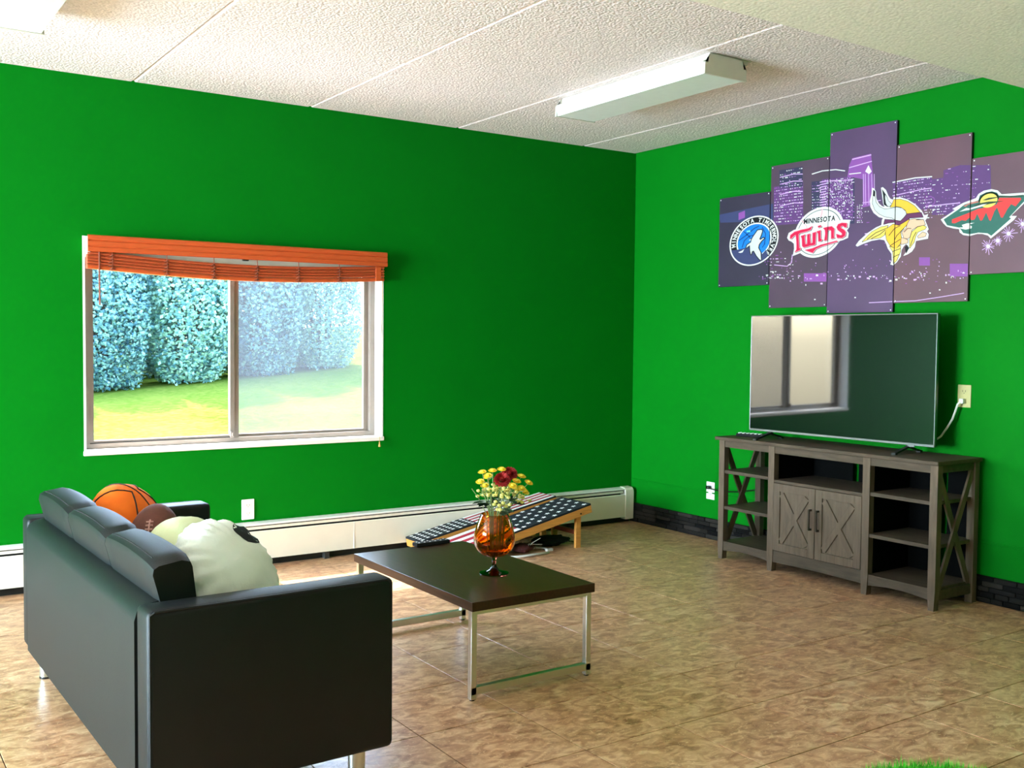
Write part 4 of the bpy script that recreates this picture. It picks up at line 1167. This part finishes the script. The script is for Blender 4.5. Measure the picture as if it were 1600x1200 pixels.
for k in range(3):
    y0 = AT - 0.012 + k * (SW - 2 * AT + 0.024) / 3
    y1 = y0 + (SW - 2 * AT + 0.024) / 3 - 0.003
    cu = obj('back_cushion', back_cushion(y0, y1), M_leather, sf, True, 40)
    obj('piping', B().tube([(0.060, y0 + (y1 - y0) * f, 0.7455 + 0.0105 * math.sin(PI * f)) for f in (0.09, 0.2, 0.35, 0.5, 0.65, 0.8, 0.91)], 0.003, 6), M_blackcloth, cu, True)
for (x, y) in ((0.07, 0.10), (SLn - 0.075, 0.10), (0.07, SW - 0.10), (SLn - 0.075, SW - 0.10)):
    lg = obj('leg', B().lathe([(0.0, 0.006), (0.026, 0.006), (0.026, sz0 + 0.012), (0, sz0 + 0.012)], (x, y, 0), 24), M_chrome, sf, True, 40)
    obj('foot_cap', B().lathe([(0, 0), (0.027, 0), (0.027, 0.008), (0, 0.008)], (x, y, 0), 24), M_blackp, lg)

# ================================================================== CUSHIONS ON THE SOFA
def rotm(axis_dir):
    return Vector(axis_dir).to_track_quat('Z', 'Y').to_matrix()
def plush(name, c, rad, axis, m, label, seams=None, seam_mat=None, wr=0.03, sub=4, group='ball-shaped plush cushions on the sofa'):
    R = rotm(axis)
    t = thing(name, (c[0], c[1], c[2] - rad[2] * 0.8), label, 'cushion', group)
    O = t.location.copy()
    def fn(v):
        k = 1 + wr * noise.noise(v * 2.3 + Vector((c[0] * 9, 0, 0))) + wr * 0.5 * noise.noise(v * 7)
        return v * k
    obj('body', B(O).blob(c, rad, sub, fn, R), m, t, True, 80)
    if seams:
        for loop in seams:
            pts = []
            for v in loop:
                v = Vector(v).normalized(); v2 = fn(v) * 1.004
                pts.append(R @ Vector((v2.x * rad[0], v2.y * rad[1], v2.z * rad[2])) + Vector(c))
            obj('seam', B(O).tube(pts, 0.0032, 6), seam_mat, t, True)
    return t
def great(axis, n=40):
    a = Vector(axis).normalized(); s = a.orthogonal().normalized(); u = a.cross(s)
    return [s * math.cos(2 * PI * k / n) + u * math.sin(2 * PI * k / n) for k in range(n + 1)]
def bend(axis, off, n=40):
    a = Vector(axis).normalized(); s = a.orthogonal().normalized(); u = a.cross(s)
    return [s * math.cos(2 * PI * k / n) + u * math.sin(2 * PI * k / n) + a * (off * abs(math.sin(2 * PI * k / n)) + 0.15) for k in range(n + 1)]
plush('basketball_cushion', (-4.055, -1.695, 0.598), (0.185, 0.185, 0.125), (0.65, -0.55, 0.35), M_orange, 'round orange basketball plush cushion with black seams on the sofa', [great((1, 0, 0)), great((0, 1, 0)), bend((1, 0, 0), 0.75), bend((-1, 0, 0), 0.75)], M_seamblack, 0.02)
FBC, FBR, FBA = Vector((-4.025, -1.958, 0.570)), (0.10, 0.10, 0.175), (0.25, 0.55, 0.79)
fb = plush('football_cushion', FBC, FBR, FBA, M_brown, 'brown football plush cushion tucked beside the orange one', None, None, 0.0)
q = B(fb.location.copy()); Rf = rotm(FBA)
ld = Rf.inverted() @ Vector((-0.35, -0.62, 0.70)); ls = ld.cross(Vector((0, 0, 1))).normalized()
def fbp(a, b_):
    v = (ld + Vector((0, 0, 1)) * a + ls * b_).normalized()
    return FBC + Rf @ Vector((v.x * FBR[0], v.y * FBR[1], v.z * FBR[2])) * 1.008
for k in range(5): q.tube([fbp(-0.2 + 0.1 * k, -0.13), fbp(-0.2 + 0.1 * k, 0.0), fbp(-0.2 + 0.1 * k, 0.13)], 0.0035, 6)
q.tube([fbp(-0.26 + 0.065 * k, 0.0) for k in range(9)], 0.003, 6)
obj('lace', q, mat('faded_lace', (196, 150, 142), 0.8), fb)
plush('tennis_ball_cushion', (-4.043, -2.445, 0.588), (0.173, 0.173, 0.135), (0.55, -0.75, 0.35), M_lime, 'pale yellow-green round plush cushion leaning behind the big white one', None, None, 0.03)
# big white one: flattened, wrinkled, with a black patch on its rim
def wrinkled(v):
    return v
R = rotm((0.42, -0.72, 0.55))
wcn = Vector((-4.006, -2.732, 0.599))
t = thing('white_plush_cushion', (wcn.x, wcn.y, 0.43), 'big wrinkled white plush cushion with a black patch, against the sofa arm', 'cushion', 'ball-shaped plush cushions on the sofa')
O = t.location.copy()
rad = (0.185, 0.20, 0.115)
def fnw(v):
    an = math.atan2(v.y, v.x)
    rr = math.hypot(v.x, v.y)
    k = 1 + 0.055 * math.sin(an * 23 + 2 * math.sin(an * 3)) * max(0, rr - 0.35) + 0.05 * noise.noise(v * 2.0) + 0.02 * noise.noise(v * 6)
    return v * k
obj('body', B(O).blob(wcn, rad, 5, fnw, R), M_pillow, t, True, 80)
def patch(c0, r, sc=1.006):
    q = B(O); c0 = Vector(c0).normalized(); s = c0.orthogonal().normalized(); u = c0.cross(s)
    def P_(a, rr):
        v = (c0 + (s * math.cos(a) + u * math.sin(a)) * rr).normalized(); v = fnw(v) * sc
        return R @ Vector((v.x * rad[0], v.y * rad[1], v.z * rad[2])) + wcn - O
    ctr = q.bm.verts.new(P_(0, 0)); prev = None
    rings = [[q.bm.verts.new(P_(2 * PI * k / 20, r * j / 3)) for k in range(20)] for j in (1, 2, 3)]
    for k in range(20):
        q.bm.faces.new((ctr, rings[0][k], rings[0][(k + 1) % 20]))
        for j in (0, 1): q.bm.faces.new((rings[j][k], rings[j + 1][k], rings[j + 1][(k + 1) % 20], rings[j][(k + 1) % 20]))
    return q
Ri = R.inverted()
obj('black_patch', patch([a / c for a, c in zip(Ri @ Vector((0.46, 0.16, 0.87)), rad)], 0.27), M_blackcloth, t, True)

# ================================================================== BEAN-BAG TOSS BOARDS
def wood_board(label, x_hi, x_lo, y0, y1, z_hi, z_lo, canton_high):
    """board raised at x_hi on legs; frame + printed deck"""
    t = thing('cornhole_board', ((x_hi + x_lo) / 2, (y0 + y1) / 2, 0), label, 'game board', 'bean-bag toss boards by the heater')
    O = t.location.copy()
    d = Vector((x_hi - x_lo, 0, z_hi - z_lo)); L = d.length; ex = d.normalized(); ez = Vector((-ex.z, 0, ex.x))
    org = Vector((x_lo, 0, z_lo))
    def at(s, y, h): return org + ex * s + ez * h + Vector((0, y, 0))
    fh, ft = 0.048, 0.02
    for y in (y0 + ft / 2, y1 - ft / 2): obj('side_frame', B(O).bar(at(0, y, -0.012 - fh / 2), at(L, y, -0.012 - fh / 2), ft, fh, up=ez), M_pine, t)
    for s in (ft / 2, L - ft / 2): obj('end_frame', B(O).bar(at(s, y0 + ft, -0.012 - fh / 2), at(s, y1 - ft, -0.012 - fh / 2), ft, fh, up=ez), M_pine, t)
    deck = obj('deck', B(O).bar(at(0, (y0 + y1) / 2, -0.006), at(L, (y0 + y1) / 2, -0.006), y1 - y0, 0.012, up=ez), M_flagblue, t)
    # printed stripes
    W = y1 - y0
    c0, c1 = (0.48 * L, L) if canton_high else (0.0, 0.40 * L)
    for k in range(7):
        ya, yb = y0 + W * (k / 7) + 0.002, y0 + W * ((k + 1) / 7)
        m_ = M_flagred if k % 2 else M_flagwhite
        a_, b_ = (0.01, c0) if canton_high else (c1, L - 0.01)
        obj('stripe', B(O).bar(at(a_, (ya + yb) / 2, 0.0006), at(b_, (ya + yb) / 2, 0.0006), yb - ya, 0.0012, up=ez), m_, t)
    star = B(); 
    vs = [star.bm.verts.new((math.cos(PI / 2 + k * PI / 5) * (1 if k % 2 == 0 else 0.5), math.sin(PI / 2 + k * PI / 5) * (1 if k % 2 == 0 else 0.5), 0)) for k in range(10)]
    cv = star.bm.verts.new((0, 0, 0.05))
    for k in range(10): star.bm.faces.new((cv, vs[k], vs[(k + 1) % 10]))
    sme = tomesh('star', star, M_flagwhite)
    ang = -math.atan2(ex.z, ex.x)
    nu, nv = (9, 4) if canton_high else (9, 5)
    rs = 0.020 if canton_high else 0.017
    for i in range(nu):
        for j in range(nv):
            s = c0 + (c1 - c0) * (i + 0.6) / (nu + 0.2)
            y = y0 + W * (j + (0.75 if i % 2 else 0.3)) / nv
            p = at(s, y, 0.0014) - O
            meshpiece('star', sme, t, p, (rs, rs, rs), (0, ang, 0))
    # legs at the raised end
    for y in (y0 + ft + 0.012, y1 - ft - 0.012):
        top = at(L - 0.09, y, -0.03)
        lg = obj('leg', B(O).box((top.x - 0.02, y - 0.011, 0.0), (top.x + 0.02, y + 0.011, top.z + 0.004), 0.002), M_pine, t)
        obj('bolt', B(O).lathe([(0, 0), (0.005, 0), (0.005, 0.004), (0, 0.004)], (top.x, y0 - 0.0005, top.z - 0.012), 10, Matrix.Rotation(PI / 2, 3, 'X')), M_shadowgap, t)
    top = at(L - 0.09, 0, -0.03)
    obj('stretcher', B(O).bar((top.x, y0 + ft + 0.02, 0.10), (top.x, y1 - ft - 0.02, 0.10), 0.018, 0.03), M_pinered, t)
    return t
wood_board('pine-framed toss board with white stars on black, nearer the coffee table', -0.885, -1.94, -0.625, -0.305, 0.288, 0.062, True)
wood_board('stars-and-stripes toss board with red stripes, against the heater', -0.90, -1.955, -0.262, -0.075, 0.292, 0.085, False)

# odds and ends under the boards
bgk = thing('black_mesh_bag', (-1.07, -0.44, 0.0), 'crumpled black mesh bag lying on the floor under the toss board', 'bag')
O = bgk.location.copy()
def crum(v): return v * (1 + 0.28 * noise.noise(v * 2.6) + 0.12 * noise.noise(v * 7))
obj('bag_body', B(O).blob((-1.07, -0.44, 0.032), (0.135, 0.075, 0.032), 4, crum), M_blackcloth, bgk, True, 80)
obj('drawstring', B(O).tube([(-0.97, -0.45, 0.03), (-0.93, -0.46, 0.016), (-0.90, -0.44, 0.008), (-0.885, -0.47, 0.006)], 0.004, 6), M_blackcloth, bgk, True)
cb_ = thing('cable_loop', (-1.30, -0.58, 0.0), 'loop of pale grey cable lying on the floor under the toss board', 'cable')
O = cb_.location.copy()
obj('cable', B(O).tube([(-1.36 + 0.17 * math.cos(a), -0.57 + 0.10 * math.sin(a), 0.008 + 0.004 * math.sin(3 * a)) for a in [2 * PI * k / 28 for k in range(26)]], 0.0075, 8), M_cablegrey, cb_, True)
obj('connector', B(O).box((-1.215, -0.60, 0.0), (-1.165, -0.575, 0.018), 0.004), M_cablegrey, cb_)
mb = thing('maroon_bean_bag', (-1.36, -0.50, 0.0), 'small dark maroon bean bag with loose threads inside the cable loop', 'bean bag')
O = mb.location.copy()
obj('bag_body', B(O).blob((-1.36, -0.54, 0.03), (0.07, 0.05, 0.03), 3, crum), M_maroon, mb, True, 80)
for k in range(9):
    a = random.uniform(0, 2 * PI); r0 = random.uniform(0.02, 0.06)
    p = Vector((-1.33 + r0 * math.cos(a), -0.52 + r0 * math.sin(a), 0.05))
    obj('thread', B(O).tube([p, p + Vector((random.uniform(-.03, .05), random.uniform(-.03, .02), random.uniform(.0, .03))), p + Vector((random.uniform(-.04, .1), random.uniform(-.05, .02), random.uniform(-.03, .05)))], 0.0022, 5), random.choice((M_maroon, M_cablegrey)), mb)

# ================================================================== GRASS MAT
gm = thing('grass_mat', (-2.34, -4.19, 0.0), 'round bright green artificial grass mat on the beige floor', 'mat')
obj('backing', B().lathe([(0, 0.0), (0.325, 0.0), (0.328, 0.004), (0.325, 0.008), (0, 0.008)], (0, 0, 0), 64), M_turf, gm)
q = B(); gr = random.Random(3)
for k in range(9000):
    r = 0.325 * math.sqrt(gr.random()); a = gr.uniform(0, 2 * PI)
    x, y = r * math.cos(a), r * math.sin(a); h = gr.uniform(0.025, 0.048); e = gr.uniform(0, PI)
    dx, dy = 0.0016 * math.cos(e), 0.0016 * math.sin(e)
    tx, ty = x + gr.uniform(-.012, .012), y + gr.uniform(-.012, .012)
    v = [q.bm.verts.new((x - dx, y - dy, 0.006)), q.bm.verts.new((x + dx, y + dy, 0.006)), q.bm.verts.new((tx, ty, h))]
    q.bm.faces.new(v)
tag(obj('grass_pile', q, M_turf, gm), kind='stuff')

# ================================================================== OUTDOORS
def lz(x, y):
    f = min(1.0, y / 8.0)
    return -0.08 + f * (0.70 + 0.085 * (x + 2.25)) + 0.05 * noise.noise(Vector((x * 0.5, y * 0.5, 0))) * f
q = B(); nx, ny = 40, 40; g_ = []
for j in range(ny + 1):
    y = 0.17 + (30.0 - 0.17) * (j / ny) ** 1.6
    g_.append([q.bm.verts.new((-14 + 30 * i / nx, y, lz(-14 + 30 * i / nx, y))) for i in range(nx + 1)])
for j in range(ny):
    for i in range(nx):
        q.bm.faces.new((g_[j][i], g_[j][i + 1], g_[j + 1][i + 1], g_[j + 1][i]))
lawn = tag(obj('ground_lawn', q, M_lawn, None, True, 180), kind='structure')
tag(obj('ground_bounce_slab', B().box((-8, 0.165, -0.2), (3, 2.7, 0.02)), mat('pale_bounce_slab', (196, 192, 186), 0.9, var=0.1, scale=3)), kind='structure')  # unseen pale slab, added to bounce sunlight up to the ceiling
def shrub_mesh(seed, n, m, hw):
    """leaves on a lumpy, upright hedge-shrub shell of half width hw, half depth 0.75, height about 2.7"""
    rr = random.Random(seed); q = B()
    for k in range(n):
        d = Vector((rr.gauss(0, 1), rr.gauss(0, 1), rr.gauss(0, 1))).normalized()
        box = (d.x ** 4 + d.y ** 4 + d.z ** 4) ** -0.25
        lump = 1 + 0.13 * noise.noise(d * 2.6 + Vector((seed * 3.1, 0, 0)))
        r = lump * box * (0.70 + 0.30 * rr.random() ** 0.5)
        p = Vector((d.x * hw * r, d.y * 0.75 * r, 1.30 + d.z * 1.38 * r))
        if p.z < 0.0: p.z = rr.uniform(0.0, 0.5)
        L = rr.uniform(0.035, 0.07)
        t = Vector((rr.gauss(0, 1), rr.gauss(0, 1), rr.gauss(0, 0.6))).normalized(); e = t.cross(d + Vector((0.01, 0.02, 0))).normalized() * L * 0.38
        nd = t.cross(e).normalized() * L * 0.1
        v = [q.bm.verts.new(p), q.bm.verts.new(p + t * L * 0.5 + e + nd), q.bm.verts.new(p + t * L), q.bm.verts.new(p + t * L * 0.5 - e + nd)]
        q.bm.faces.new(v)
    return tomesh('foliage', q, m)
SHM = [shrub_mesh(2, 20000, M_leafA, 0.50), shrub_mesh(5, 20000, M_leafB, 0.50), shrub_mesh(9, 24000, M_leafA, 0.60)]
st = B()
for k in range(7):
    a = 2 * PI * k / 7
    st.tube([(0.08 * math.cos(a), 0.10 * math.sin(a), -0.15), (0.16 * math.cos(a), 0.25 * math.sin(a), 1.0), (0.28 * math.cos(a + .2), 0.42 * math.sin(a + .2), 2.0)], [0.03, 0.02, 0.006], 6)
STM = tomesh('stems', st, M_twig)
spots = [(-4.10, 8.4, 1.06), (-3.02, 8.3, 1.04), (-1.95, 8.4, 1.02), (-0.88, 8.3, 1.05), (0.17, 8.4, 1.0), (1.14, 8.4, 0.92),
         (-3.60, 10.5, 1.3), (-2.05, 10.6, 1.32), (-0.50, 10.5, 1.3), (1.0, 10.6, 1.2), (4.0, 9.6, 1.2), (5.5, 9.9, 1.25)]
for k, (x, y, s) in enumerate(spots):
    lab = 'leafy shrub, tinted blue as in shade, at the edge of the lawn outside the window' if k < 6 else 'taller leafy shrub in the back row of the hedge beyond the lawn'
    t = thing('shrub', (x, y, lz(x, y)), lab, 'shrub', 'hedge shrubs beyond the lawn, front row' if k < 6 else 'hedge shrubs beyond the lawn, back row', PI * (k % 2))
    meshpiece('foliage', SHM[k % 2 if k < 6 else 2], t, (0, 0, 0), (s, s, s))
    meshpiece('stems', STM, t, (0, 0, 0), (s, s, s))
